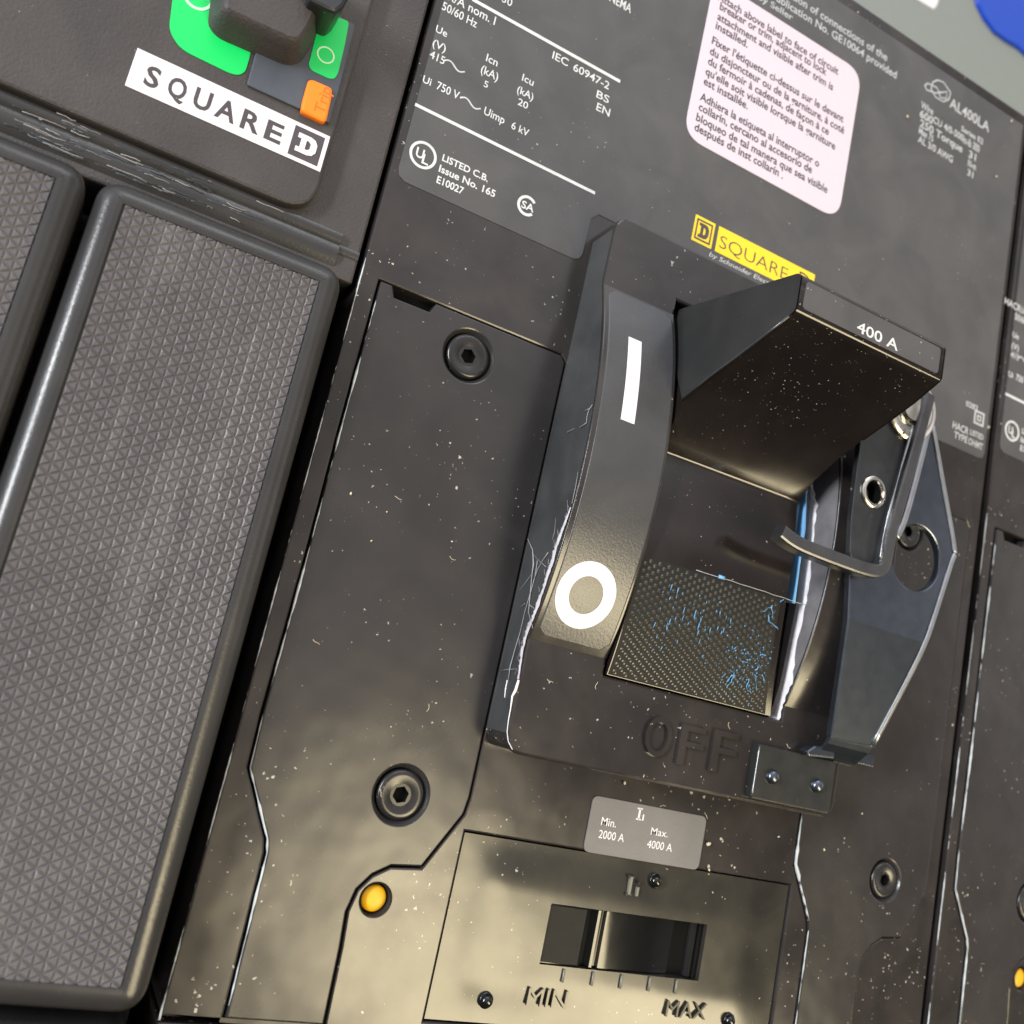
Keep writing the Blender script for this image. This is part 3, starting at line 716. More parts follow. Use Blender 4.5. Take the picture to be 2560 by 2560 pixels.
def letter_d(c, w, h, z, mat, t=.2):
    """slab-serif D"""
    o = [(-.5, .5), (.12, .5), (.36, .42), (.5, .2), (.5, -.2), (.36, -.42), (.12, -.5), (-.5, -.5), (-.5, -.5 + t), (-.32, -.5 + t), (-.32, .5 - t), (-.5, .5 - t)]
    i = [(-.05, .24), (.08, .24), (.18, .14), (.18, -.14), (.08, -.24), (-.05, -.24)]
    f = lambda L: [(c[0] + x * w, c[1] + y * h) for x, y in L]
    return prism('d', f(o), z - .01, z + .002, mat, None, holes=[f(i)], ch=0)
def brand_yellow(npl):
    a, b, c, d = (P('C', *p, Z) for p in ((92, 1207), (205, 1258), (170, 1395), (60, 1345)))
    x0, x1, y0, y1 = (a[0] + d[0]) / 2, (b[0] + c[0]) / 2, (c[1] + d[1]) / 2, (a[1] + b[1]) / 2
    cx, cy = (x0 + x1) / 2, (y0 + y1) / 2
    w, h = x1 - x0, y1 - y0
    br = [prism('m', rect(x0, y0, x1, y1), Z - .01, Z + .002, 'yellow', None, ch=0),
          prism('m', rect(x0 + .1 * w, y0 + .1 * h, x1 - .1 * w, y1 - .1 * h), Z, Z + .005, 'ink', None, holes=[rect(x0 + .17 * w, y0 + .17 * h, x1 - .17 * w, y1 - .17 * h)], ch=0),
          letter_d((cx, cy), w * .5, h * .56, Z + .006, 'ink')]
    X_0 = (P('C', 225, 1272, Z)[0] + P('C', 190, 1412, Z)[0]) / 2; X_1 = P('C', 758, 1545, Z)[0]
    br.append(prism('m', rect(X_0, y0, X_1, y1), Z - .01, Z + .002, 'yellow', None, ch=0))
    br.append(T('SQUARE', 'C', 217, 1392, 600, 1572, 236, 1322, Z + .005, 'ink', None, bold=-.012))
    x_t = P('C', 680, 1580, Z)
    br.append(text('D', (X_1 - .42, cy - .22), (X_1 - .1, cy - .22), .45, Z + .005, 'ink', None, bold=-.012))
    join_('brand_mark', br, npl)
    T('by Schneider Electric', 'C', 162, 1440, 540, 1618, 170, 1415, Z, 'white', npl, bold=-.005, shear=.25)
brand_yellow(npl)
# -------- white trilingual instruction sticker
def sticker(parent):
    o = rnd([P('C', 195, -110, Z), P('C', 1010, 405, Z), P('C', 890, 1222, Z), P('C', 30, 765, Z)], 0)
    xs = [p[0] for p in o]; x0, x1 = (P('C', 170, 0, Z)[0] + P('C', 45, 620, Z)[0]) / 2, (P('C', 1006, 500, Z)[0] + P('C', 905, 1120, Z)[0]) / 2
    y0 = (P('C', 300, 915, Z)[1] + P('C', 700, 1135, Z)[1]) / 2; y1 = (P('C', 500, 75, Z)[1] + P('C', 850, 300, Z)[1]) / 2
    st = prism('instruction_sticker', rnd(rect(x0, y0, x1, y1), .5, 8), Z - .02, Z + .014, 'paper', parent, ch=.005)
    zz = Z + .017; pr = []
    for s, a in (
        ('Attach above label to face of circuit', (208, 5, 888, 412)), ('breaker or trim, adjacent to lock', (222, 48, 820, 428)), ('attachment and visible after trim is', (210, 100, 856, 516)), ('installed.', (198, 160, 378, 268)),
        ("Fixer l'étiquette ci-dessus sur le devant", (178, 240, 915, 692)), ('du disjoncteur ou de la garniture, à coté', (168, 292, 918, 762)), ('du fermoir à cadenas, de façon à ce', (157, 350, 832, 768)), ("qu'elle soit visible lorsque la garniture", (143, 408, 868, 850)), ('est installée.', (132, 468, 378, 618)),
        ('Adhiera la etiqueta al interruptor o', (112, 553, 778, 945)), ('collarín, cercano al accesorio de', (104, 612, 738, 978)), ('bloqueo de tal manera que sea visible', (90, 668, 825, 1092)), ('después de inst collarín .', (80, 726, 576, 1008))):
        a0, b0 = P('C', a[0], a[1], zz), P('C', a[2], a[3], zz); y = (a0[1] + b0[1]) / 2
        pr.append(text(s, (a0[0], y), (b0[0], y), .19, zz, 'inksoft', None, bold=.018))
    join_('printed_text', pr, st)
sticker(breaker)
box = build_escutcheon(breaker)
toggle = build_toggle(breaker)
# -------- arched I / O sticker on the left rail
def arch_sticker(parent):
    xa, xb = BX0 + .10, OX0 - .06; ya, yb = 1.42, 7.75; n = 60; V, Fc = [], []; th = .012
    def row(y):
        e0 = .14 * (1 - math.sqrt(max(0, 1 - max(0, (ya + .14 - y) / .14) ** 2))) + .14 * (1 - math.sqrt(max(0, 1 - max(0, (y - yb + .14) / .14) ** 2)))
        return [xa + e0, xa + e0 + .01, xa + e0 + .03, xb - e0 - .03, xb - e0 - .01, xb - e0]
    for i in range(n + 1):
        u = i / n; y = ya + (yb - ya) * (.5 - .5 * math.cos(u * math.pi) if 0 else u)
        for k, x in enumerate(row(y)): V.append((x, y, arcz(y) + (th if 0 < k < 5 else .001)))
    for i in range(n):
        for k in range(5): Fc.append((i * 6 + k, i * 6 + k + 1, (i + 1) * 6 + k + 1, (i + 1) * 6 + k))
    st = mesh('arched_sticker', V, Fc, 'arcsticker', parent, smooth=False)
    for p in st.data.polygons: p.use_smooth = True
    # bar
    pa = [PA('B', 1610, 1885, .02), PA('B', 1685, 1915, .02), PA('D', 1664, 476, .02), PA('D', 1588, 450, .02)]
    xl, xr = (pa[0][0] + pa[3][0]) / 2, (pa[1][0] + pa[2][0]) / 2; y0, y1 = (pa[2][1] + pa[3][1]) / 2, (pa[0][1] + pa[1][1]) / 2
    V = []; n = 16
    for i in range(n + 1):
        y = y0 + (y1 - y0) * i / n; V += [(xl, y, arcz(y) + .017), (xr, y, arcz(y) + .017)]
    mesh('on_symbol', V, [(2 * i, 2 * i + 1, 2 * i + 3, 2 * i + 2) for i in range(n)], 'lwhite', st)
    c = PA('D', 1383, 1433, .02)
    e_ = [PA('D', 1212, 1452, .02), PA('D', 1554, 1400, .02), PA('D', 1405, 1250, .02), PA('D', 1365, 1616, .02)]
    rx = math.dist(e_[0], e_[1]) / 2; ry = math.dist(e_[2], e_[3]) / 2; r = (rx + ry) / 2
    V = []; n = 64
    for i in range(n):
        a = 2 * math.pi * i / n
        for k in (r * .56, r):
            x, y = c[0] + k * math.cos(a), c[1] + k * math.sin(a); V.append((x, y, arcz(y) + .017))
    mesh('off_symbol', V, [(2 * i, 2 * i + 1, (2 * i + 3) % (2 * n), (2 * i + 2) % (2 * n)) for i in range(n)], 'lwhite', st)
arch_sticker(breaker)
# -------- white scrapes on the left wall, scraped inner edge on the right
def scrapes(parent):
    rs = random.Random(3); Xw = BX0 - .02; fl = []
    # main gouge: ragged ribbon on the crest of the wall
    C = [(1296, 940, 8), (1275, 1000, 14), (1245, 1080, 18), (1215, 1160, 22), (1195, 1240, 22), (1165, 1330, 18), (1135, 1420, 20), (1105, 1510, 24), (1070, 1590, 24), (1045, 1660, 18), (1025, 1740, 20), (1012, 1830, 16), (1000, 1920, 12)]
    V = []; fine = []
    for (a, b) in zip(C, C[1:]):
        for j in range(6):
            u = j / 6; fine.append([a[k] + (b[k] - a[k]) * u for k in range(3)])
    for x, y, w in fine:
        w1, w2 = w * rs.uniform(.2, .75), w * rs.uniform(.4, .7)
        yl, zl = PX('D', x - w1, y, Xw - .0); yr, zr = PX('D', x + w2 * .5, y, Xw)
        V += [(Xw, yl, zl), (Xw - .012, (yl + yr) / 2, (zl + zr) / 2), (Xw, yr, zr)]
    n = len(fine); Fc = []
    for i in range(n - 1):
        Fc += [(3 * i, 3 * i + 1, 3 * i + 4, 3 * i + 3), (3 * i + 1, 3 * i + 2, 3 * i + 5, 3 * i + 4)]
    fl.append(mesh('f', V, Fc, 'scuff2'))
    for L_, r in (([(1058, 1120), (1085, 1180), (1090, 1260), (1080, 1330), (1072, 1420), (1062, 1530)], .022), ([(1172, 1195), (1140, 1240), (1112, 1290), (1088, 1360)], .016), ([(1112, 1240), (1098, 1330), (1070, 1430), (1040, 1530), (1015, 1640), (985, 1740), (960, 1830), (945, 1930)], .012),
                  ([(1085, 1200), (1120, 1240), (1160, 1275)], .01), ([(1015, 1500), (1040, 1482), (1070, 1490), (1095, 1510)], .01), ([(1075, 1320), (1040, 1370), (1012, 1405)], .006), ([(1062, 1530), (1075, 1580), (1085, 1620)], .015), ([(905, 1857), (950, 1850), (1000, 1848)], .007),
                  ([(1420, 365), (1400, 395), (1390, 430), (1388, 465), (1350, 492)], .014), ([(1320, 498), (1300, 508), (1280, 518)], .012), ([(1405, 385), (1375, 400)], .007),
                  ([(1340, 740), (1325, 830), (1305, 920)], .006), ([(1215, 1000), (1208, 1080), (1195, 1120)], .006)):
        fl.append(tube('f', [(Xw - .01, *PX('D', x, y, Xw)) for x, y in L_], [r * .62 * rs.uniform(.4, 1.3) for _ in L_], 'scuff', None, n=5))
    for _ in range(20):
        u = rs.random(); i = int(u * (len(fine) - 2)); x, y, w = fine[i]
        y2, z2 = PX('D', x - 10, y, Xw); L2 = [PX('D', x - 8 - k * rs.uniform(2, 6), y + k * rs.uniform(-14, 22), Xw) for k in range(4)]
        fl.append(tube('f', [(Xw - .012, a, b) for a, b in L2], .004, 'scuff', None, n=4))
    fl.append(tube('f', [(Xw, *PX('H', x, y, Xw)) for x, y in ((1003, 0), (985, 60), (968, 90), (958, 160), (945, 230), (938, 290), (945, 345), (968, 390))], [.02, .025, .02, .01, .007, .007, .007, .006], 'scrape', None, n=5))
    fl.append(tube('f', [(Xw, *PX('H', x, y, Xw)) for x, y in ((940, 0), (930, 50), (925, 100))], .012, 'scrape', None, n=5))
    join_('scrape_marks', fl, parent)
scrapes(box)
def right_wall(parent):
    Xr = OX1 - .02
    L_ = [('E', 735, 790), ('E', 700, 850), ('E', 700, 1100), ('E', 672, 1300), ('E', 650, 1500), ('E', 605, 1720), ('E', 560, 1932), ('I', 530, 120), ('I', 498, 214)]
    R_ = [('E', 742, 800), ('E', 772, 930), ('E', 752, 1100), ('E', 735, 1300), ('E', 705, 1500), ('E', 655, 1720), ('E', 628, 1932), ('I', 585, 120), ('I', 556, 228)]
    rs = random.Random(9); V = []
    def dense(L):
        o = []
        for a, b in zip(L, L[1:]):
            ya = q(*a); yb = q(*b)
            for j in range(6): u = j / 6; o.append((ya[0] + (yb[0] - ya[0]) * u, ya[1] + (yb[1] - ya[1]) * u))
        return o + [q(*L[-1])]
    def px_(p, X):
        a, b = (p[0] - 1280) / F, (p[1] - 1280) / F; d = [W[0][i] * a + W[1][i] * b + W[2][i] for i in range(3)]; t = X / d[0]; return d[1] * t, CAMZ + d[2] * t
    A_, B_ = dense(L_), dense(R_)
    for a, b in zip(A_, B_):
        b = (b[0] + rs.uniform(-2.5, 2.5), b[1]); y0, z0 = px_(a, Xr); y1, z1 = px_(b, Xr); V += [(Xr, y0, z0), (Xr - .015, (y0 + y1) / 2, (z0 + z1) / 2), (Xr, y1, z1)]
    n = len(A_); Fc = []
    for i in range(n - 1): Fc += [(3 * i, 3 * i + 1, 3 * i + 4, 3 * i + 3), (3 * i + 1, 3 * i + 2, 3 * i + 5, 3 * i + 4)]
    tag(mesh('scraped_edge', V, Fc, 'scrape', parent), None)
    # bright rounded lip along the crest of the right rail
    tube('rail_lip', [(OX1 + .02, 1.35 + i * .1, arcz(1.35 + i * .1) - .012) for i in range(63)], .024, 'lip', parent, n=8)
    # pale blue plastic strip down in the gap
    Xb = 12.32
    A_, B_ = dense([('E', 680, 800), ('E', 664, 880), ('E', 650, 1060), ('E', 622, 1260), ('E', 598, 1472)]), dense([('E', 712, 800), ('E', 706, 880), ('E', 698, 1060), ('E', 668, 1260), ('E', 640, 1478)])
    V = []
    for a, b in zip(A_, B_):
        y0, z0 = px_(a, Xb); y1, z1 = px_(b, Xb); V += [(Xb, y0, z0), (Xb, y1, z1), (Xb + .03, y1, z1), (Xb + .03, y0, z0)]
    n = len(A_) - 1
    Fc = [(4 * i + k, 4 * i + (k + 1) % 4, 4 * i + 4 + (k + 1) % 4, 4 * i + 4 + k) for i in range(n) for k in range(4)] + [(0, 1, 2, 3), (4 * n, 4 * n + 1, 4 * n + 2, 4 * n + 3)]
    mesh('blue_strip', V, Fc, 'tape', parent)
    V = []
    for i in range(60):
        y = 1.1 + i * .115; V += [(OX1 - .008, y, .5), (OX1 - .008, y, arcz(y) - .03)]
    mesh('inner_wall', V, [(2 * i, 2 * i + 1, 2 * i + 3, 2 * i + 2) for i in range(59)], 'innerwall', parent)
right_wall(box)
# -------- setting range sticker
def range_sticker(parent):
    z = .02
    c = [P('H', 1425, 640, z), P('I', 155, 775, z), P('I', 95, 1075, z), P('H', 1365, 955, z)]
    x0, x1 = (c[0][0] + c[3][0]) / 2, (c[1][0] + c[2][0]) / 2; y0, y1 = (c[2][1] + c[3][1]) / 2, (c[0][1] + c[1][1]) / 2
    st = prism('range_sticker', rnd(rect(x0, y0, x1, y1), .13, 5), z - .015, z + .008, 'clear', parent, ch=.004)
    a_, b_ = P('H', 1675, 782, z), P('H', 1685, 722, z); xm = (a_[0] + b_[0]) / 2; zz = z + .011
    for q_ in (rect(xm - .02, a_[1], xm + .02, b_[1]), rect(xm - .055, a_[1] - .012, xm + .055, a_[1] + .014), rect(xm - .055, b_[1] - .014, xm + .055, b_[1] + .012), rect(xm + .08, a_[1] - .01, xm + .11, a_[1] + .1)):
        prism('printed_text', q_, zz - .01, zz, 'lwhite', st, ch=0)
    pr = [T(s, 'H', *a, z + .011, 'lwhite', None, bold=.004) for s, a in (('Min.', (1465, 812, 1548, 830, 1475, 765)), ('2000 A', (1450, 885, 1592, 911, 1462, 838)), ('Max.', (1745, 864, 1838, 888, 1755, 822)), ('4000 A', (1722, 940, 1862, 965, 1738, 895)))]
    join_('printed_text', pr, st)
range_sticker(breaker)
rs = random.Random(21); cr_ = []
for r_, x, y, L_ in (('I', 160, 920, .09), ('I', 162, 1065, .05), ('I', 808, 952, .05), ('I', 1020, 750, .04), ('I', 553, 880, .04), ('C', 1275, 655, .06), ('C', 1775, 992, .05), ('C', 1860, 680, .06), ('D', 60, 862, .05), ('D', 175, 1128, .035), ('D', 628, 1132, .035), ('D', 262, 965, .03), ('H', 1598, 578, .06), ('H', 580, 232, .03), ('H', 285, 262, .03)):
    p = P(r_, x, y, .04); a_ = rs.uniform(0, 3)
    cr_.append(tube('f', [(p[0] + math.cos(a_) * L_ * k, p[1] + math.sin(a_) * L_ * k, .05) for k in (-.5, 0, .5)], [L_ * .3, L_ * .42, L_ * .2], 'crumb', None, n=5))
for _ in range(16):                         # short pale fibres
    p = (rs.uniform(3.6, 13.8), rs.uniform(-1.8, 5)); z_ = .045 if p[0] < 7 else (ZB + .01 if -.4 < p[1] < .9 else .01)
    if 7 < p[0] and p[1] > .9: continue
    a_ = rs.uniform(0, 6); x, y = p; pts = [(x, y, z_)]
    for _k in range(4): a_ += rs.uniform(-.7, .7); x += .035 * math.cos(a_); y += .035 * math.sin(a_); pts.append((x, y, z_))
    cr_.append(tube('f', pts, .005, 'crumb', None, n=4))
join_('crumbs', cr_, breaker)
# ------------------------------------------------------------------ padlock hasp
hasp = thing('padlock_hasp', 'dark zinc steel padlock hasp bent over the right side of the 400 A toggle', 'hasp')
def build_hasp():
    za = 1.62
    O_ = [P('E', 1365, 400, za), P('E', 1415, 470, za), P('E', 1545, 1205, za), P('I', 1078, 372, 1.31), P('I', 850, 330, 1.31), P('E', 958, 1300, za), P('E', 975, 1200, za), P('E', 1180, 1050, za)]
    c = P('E', 1327, 1222, za)
    YB_, KB = 3.1, .14
    zb_arm = lambda y: za - max(0, YB_ - y) * KB
    e_ = rnd(O_, .06, 4)
    arm = prism('arm_plate', e_, za - .14, za, 'steel', hasp, holes=[circ(c, .66, 48, .66)], ch=.03)
    bm = bmesh.new(); bm.from_mesh(arm.data)
    for yy in (YB_ + .08, YB_, YB_ - .08): bmesh.ops.bisect_plane(bm, geom=bm.verts[:] + bm.edges[:] + bm.faces[:], plane_co=(0, yy, 0), plane_no=(0, 1, 0))
    for v in bm.verts: v.co.z -= max(0, YB_ - v.co.y) * KB
    bm.to_mesh(arm.data); bm.free()
    # folded edge strip on the outer side, catches the light
    pts = [P('E', 1415, 470, za), P('E', 1480, 830, za), P('E', 1540, 1180, za), P('E', 1522, 1250, za), P('E', 1330, 1770, 1.52), P('I', 1078, 372, 1.31)]
    tube('folded_edge', [(x, y, zb_arm(y) + .01) for x, y in rnd_path(pts)], .06, 'steell', arm, n=10, flat_=.5)
    # inner rib
    pts = [P('E', 1400, 480, za), P('E', 1330, 760, za), P('E', 1260, 1010, za), P('E', 1215, 1110, za)]
    tube('inner_rib', [(x, y, za + .0) for x, y in rnd_path(pts)], .08, 'steell', arm, n=10, flat_=.5)
    # jogged foot
    a, b = P('I', 850, 330, 1.31), P('I', 1078, 372, 1.31); y = (a[1] + b[1]) / 2
    ze = zb_arm(y)
    pr = [(y + .05, ze - .01), (y - .02, ze - .02), (y - .12, ze - .08), (y - .30, 1.03), (y - .36, .97), (y - .40, .90)]
    V = []; th = .10
    for yy, zz in pr: V += [(a[0], yy, zz), (b[0] + .02, yy, zz), (a[0], yy - .02, zz - th), (b[0] + .02, yy - .02, zz - th)]
    Fc = []
    for i in range(len(pr) - 1):
        k = 4 * i; Fc += [(k, k + 1, k + 5, k + 4), (k + 2, k + 3, k + 7, k + 6), (k, k + 2, k + 6, k + 4), (k + 1, k + 3, k + 7, k + 5)]
    k = 4 * (len(pr) - 1); Fc += [(k, k + 1, k + 3, k + 2), (0, 1, 3, 2)]
    mesh('joggle', V, Fc, 'steel', arm)
    f = [P('I', 1105, 405, .95), P('I', 1192, 440, .95), P('I', 1190, 490, .95), P('I', 1105, 478, .95)]
    prism('foot', [(b[0] - .15, y - .34), (b[0] + .48, y - .34), (b[0] + .48, y - .12), (b[0] - .15, y - .12)], .86, .97, 'steel', arm, ch=.02)
    # --- hook bracket in front
    zb = 1.95
    O_ = [P('E', 1020, 520, zb), P('E', 1400, 300, zb), P('E', 1365, 480, zb), P('E', 1150, 1260, zb), P('E', 1090, 1300, zb), P('E', 955, 1220, zb), P('E', 965, 1000, zb)]
    c = P('E', 1085, 855, zb)
    br = prism('hook_bracket', rnd(O_, [.05, .1, .05, .15, .1, .02, .1], 3), zb - .12, zb, 'hook', hasp, holes=[circ(c, .27, 32)], ch=.02)
    zl = 2.05
    path = [P('E', 1395, 310, zl), P('E', 1350, 480, zl), P('E', 1260, 800, zl), P('E', 1180, 1080, zl), P('E', 1150, 1230, zl), P('E', 1120, 1290, zl), P('E', 1050, 1290, zl), P('E', 900, 1240, zl), P('E', 720, 1170, zl), P('E', 630, 1125, zl), P('E', 565, 1075, zl)]
    ribbon('raised_lip', rnd_path(path), .27, zb - .1, 2.13, 'lip', br)
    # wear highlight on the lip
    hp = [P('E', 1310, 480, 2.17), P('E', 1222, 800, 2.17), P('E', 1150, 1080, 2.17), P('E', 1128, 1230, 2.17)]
    tube('worn_lit_edge', [(x, y, 2.155) for x, y in rnd_path(hp)], [.02 + .012 * math.sin(i) for i in range(len(rnd_path(hp)))], 'steell', br, n=5)
    hp = [P('E', 640, 1150, 2.17), P('E', 800, 1215, 2.17), P('E', 1000, 1285, 2.17)]
    lathe('grommet', c, zb, [(.30, -.02), (.31, .03), (.28, .055), (.23, .05), (.20, .0), (.19, -.18)], 'nickel', br, n=32)
    lathe('grommet_hole', c, zb, [(.188, .0), (.188, -.3)], 'hole', br, n=32)
    # pivot washer and pin
    c = P('E', 1290, 385, zb)
    pv = lathe('pivot_washer', c, zb, [(.66, .005), (.66, .06), (.61, .10), (.44, .10), (.38, .05), (.30, .05), (.26, .12), (.1, .14)], 'nickel', br, n=40)
    # --- riveted mounting plate
    zm = ZB + .10
    c4 = [P('I', 425, 362, zm), P('I', 872, 450, zm), P('I', 818, 752, zm), P('I', 395, 660, zm)]
    x0, x1 = (c4[0][0] + c4[3][0]) / 2, (c4[1][0] + c4[2][0]) / 2; y0, y1 = (c4[2][1] + c4[3][1]) / 2, (c4[0][1] + c4[1][1]) / 2
    mp = prism('mounting_plate', rnd(rect(x0, y0, x1, y1), .04, 2), ZB - .3, zm + .06, 'blackplate', hasp, ch=.03)
    tube('worn_lit_edge', [(x0 + .02, y0 + .05 + i * (y1 - y0 - .1) / 10, zm + .05) for i in range(11)], .012, 'steell', mp, n=5)
    for x, y in ((525, 545), (775, 595)):
        cc = P('I', x, y, zm + .1)
        lathe('rivet', cc, zm + .06, [(.14, .0), (.13, .05), (.1, .09), (.05, .11), (.01, .112)], 'steel', mp, n=24)
    kn = [P('I', 700, 400, zm + .1), P('I', 850, 400, zm + .1)]
    prism('hinge_lug', rnd([P('I', 690, 395, zm + .1), P('I', 740, 362, zm + .1), P('I', 850, 375, zm + .1), P('I', 850, 440, zm + .1), P('I', 700, 425, zm + .1)], .04), zm, zm + .2, 'steel', mp, ch=.04)
def rnd_path(p, n=5):                       # Catmull-Rom through points
    out = []; N = len(p)
    for i in range(N - 1):
        p0, p1, p2, p3 = (Vector(p[max(i - 1, 0)][:2]), Vector(p[i][:2]), Vector(p[i + 1][:2]), Vector(p[min(i + 2, N - 1)][:2]))
        for k in range(n):
            t = k / n; out.append(tuple(.5 * ((2 * p1) + (p2 - p0) * t + (2 * p0 - 5 * p1 + 4 * p2 - p3) * t * t + (3 * p1 - p0 - 3 * p2 + p3) * t ** 3)))
    return out + [tuple(p[-1][:2])]
def ribbon(name, path, w, z0, z1, mat, parent, ch=.05):
    P_ = [Vector(p) for p in path]; N = len(P_); Lf, Rt = [], []
    for i, p in enumerate(P_):
        t = (P_[min(i + 1, N - 1)] - P_[max(i - 1, 0)]).normalized(); n = Vector((-t.y, t.x)) * w / 2
        Lf.append(tuple(p + n)); Rt.append(tuple(p - n))
    poly = Lf + Rt[::-1]
    # side walls and top built as strips (outline may fold tightly at the elbow)
    V = []; c = ch
    for l, r in zip(Lf, Rt):
        l, r = Vector(l), Vector(r); m = (l - r).normalized()
        V += [(l.x, l.y, z0), (l.x, l.y, z1 - c), (*(l - m * c * .3), z1 - c * .3), (*(l - m * c), z1), (*(r + m * c), z1), (*(r + m * c * .3), z1 - c * .3), (r.x, r.y, z1 - c), (r.x, r.y, z0)]
    Fc = [(8 * i + k, 8 * i + k + 1, 8 * i + 8 + k + 1, 8 * i + 8 + k) for i in range(N - 1) for k in range(7)] + [tuple(range(8)), tuple(range(8 * (N - 1), 8 * N))]
    return mesh(name, V, Fc, mat, parent, bevel=0)
build_hasp()
# ------------------------------------------------------------------ the neighbour on the right: same type of breaker
right = thing('circuit_breaker', 'black circuit breaker cut off by the right edge, beyond the narrow dark gap', 'circuit breaker', 'moulded case circuit breakers side by side')
keep = {'case', 'access_cover', 'button_well', 'push_button', 'trip_plate', 'nameplate'}
for ch in [x for x in bpy.data.objects if x.parent == breaker]:
    if ch.name.split('.')[0] in keep: copy_tree(ch, right)
for ch in [x for x in bpy.data.objects if x.parent == right and x.name.startswith('nameplate')]:
    for g in [y for y in bpy.data.objects if y.parent == ch and y.name.startswith('brand')]: bpy.data.objects.remove(g)
right.location = (15.52, .06, 0)
# ------------------------------------------------------------------ lower terminal blocks below the breakers
# (dark ledge that closes the picture at the bottom)
def lower_block(x0, x1, lab):
    o = prism('terminal_cover', rnd(rect(x0, -9, x1, -5.24), .06), -5, -.06, 'case', None, ch=.03)
    tag(o, lab, 'terminal cover', 'terminal covers below the breakers')
lower_block(3.06, 18.36, 'black terminal cover directly below the central breaker at the bottom edge')
lower_block(18.6, 33.9, 'black terminal cover below the right-hand breaker')
# ------------------------------------------------------------------ the breaker on the left (textured lug covers)
lb = thing('circuit_breaker', 'black circuit breaker on the left with green labels, orange button and embossed covers', 'circuit breaker', 'moulded case circuit breakers side by side')
Zp = .12
prism('case', rnd([(-14, 6.36), (2.98, 6.36), (2.98, 17.5), (-14, 17.5)], .05), -5.9, -.10, 'grain', lb, ch=.05)
prism('lower_case', [(-14, -18), (2.9, -18), (2.9, 6.34), (-14, 6.34)], -5.9, -1.5, 'grain', lb, ch=0)
fp = ccw(rnd([(-12, 7.14), (2.0, 7.14), (2.02, 17), (-12, 17)], [.1, .55, .1, .1], 8))
prism('front_panel', fp, -.1, Zp, 'grain', lb, prof=[(0, -.1), (0, Zp - .06), (.015, Zp - .02), (.05, Zp)])
# scuffed ledge under the panel
n = 10; prof = [(7.12, -.08), (7.10, -.02), (7.05, .0), (6.95, -.01), (6.90, -.05), (6.86, -.03), (6.72, -.02), (6.60, -.05), (6.52, -.10), (6.40, -.16), (6.36, -.3), (7.12, -.3)]
sweep_x('ledge', prof, [-12] * len(prof), [2.6] * len(prof), 'rim', lb)
rs = random.Random(11); sc = []
for _ in range(100):
    x = rs.uniform(-2.6, 1.2); y = rs.choice([rs.gauss(6.98, .05), rs.gauss(6.78, .06), rs.gauss(6.62, .04)]); L_ = rs.uniform(.05, .6)
    if x > .6 and rs.random() < .6: continue
    sc.append(tube('f', [(x + L_ * k / 4, y + rs.uniform(-.012, .012), .0 if y > 6.9 else -.018) for k in range(5)], rs.uniform(.003, .008), 'slate' if rs.random() < .7 else 'scuff', None, n=4))
join_('scuff_marks', sc, lb)
sweep_x('joint_strip', [(6.92, -.08), (6.86, -.06), (6.78, -.08), (6.70, -.16), (6.7, -.3), (6.92, -.3)], 1.9, 2.96, 'rim', lb)
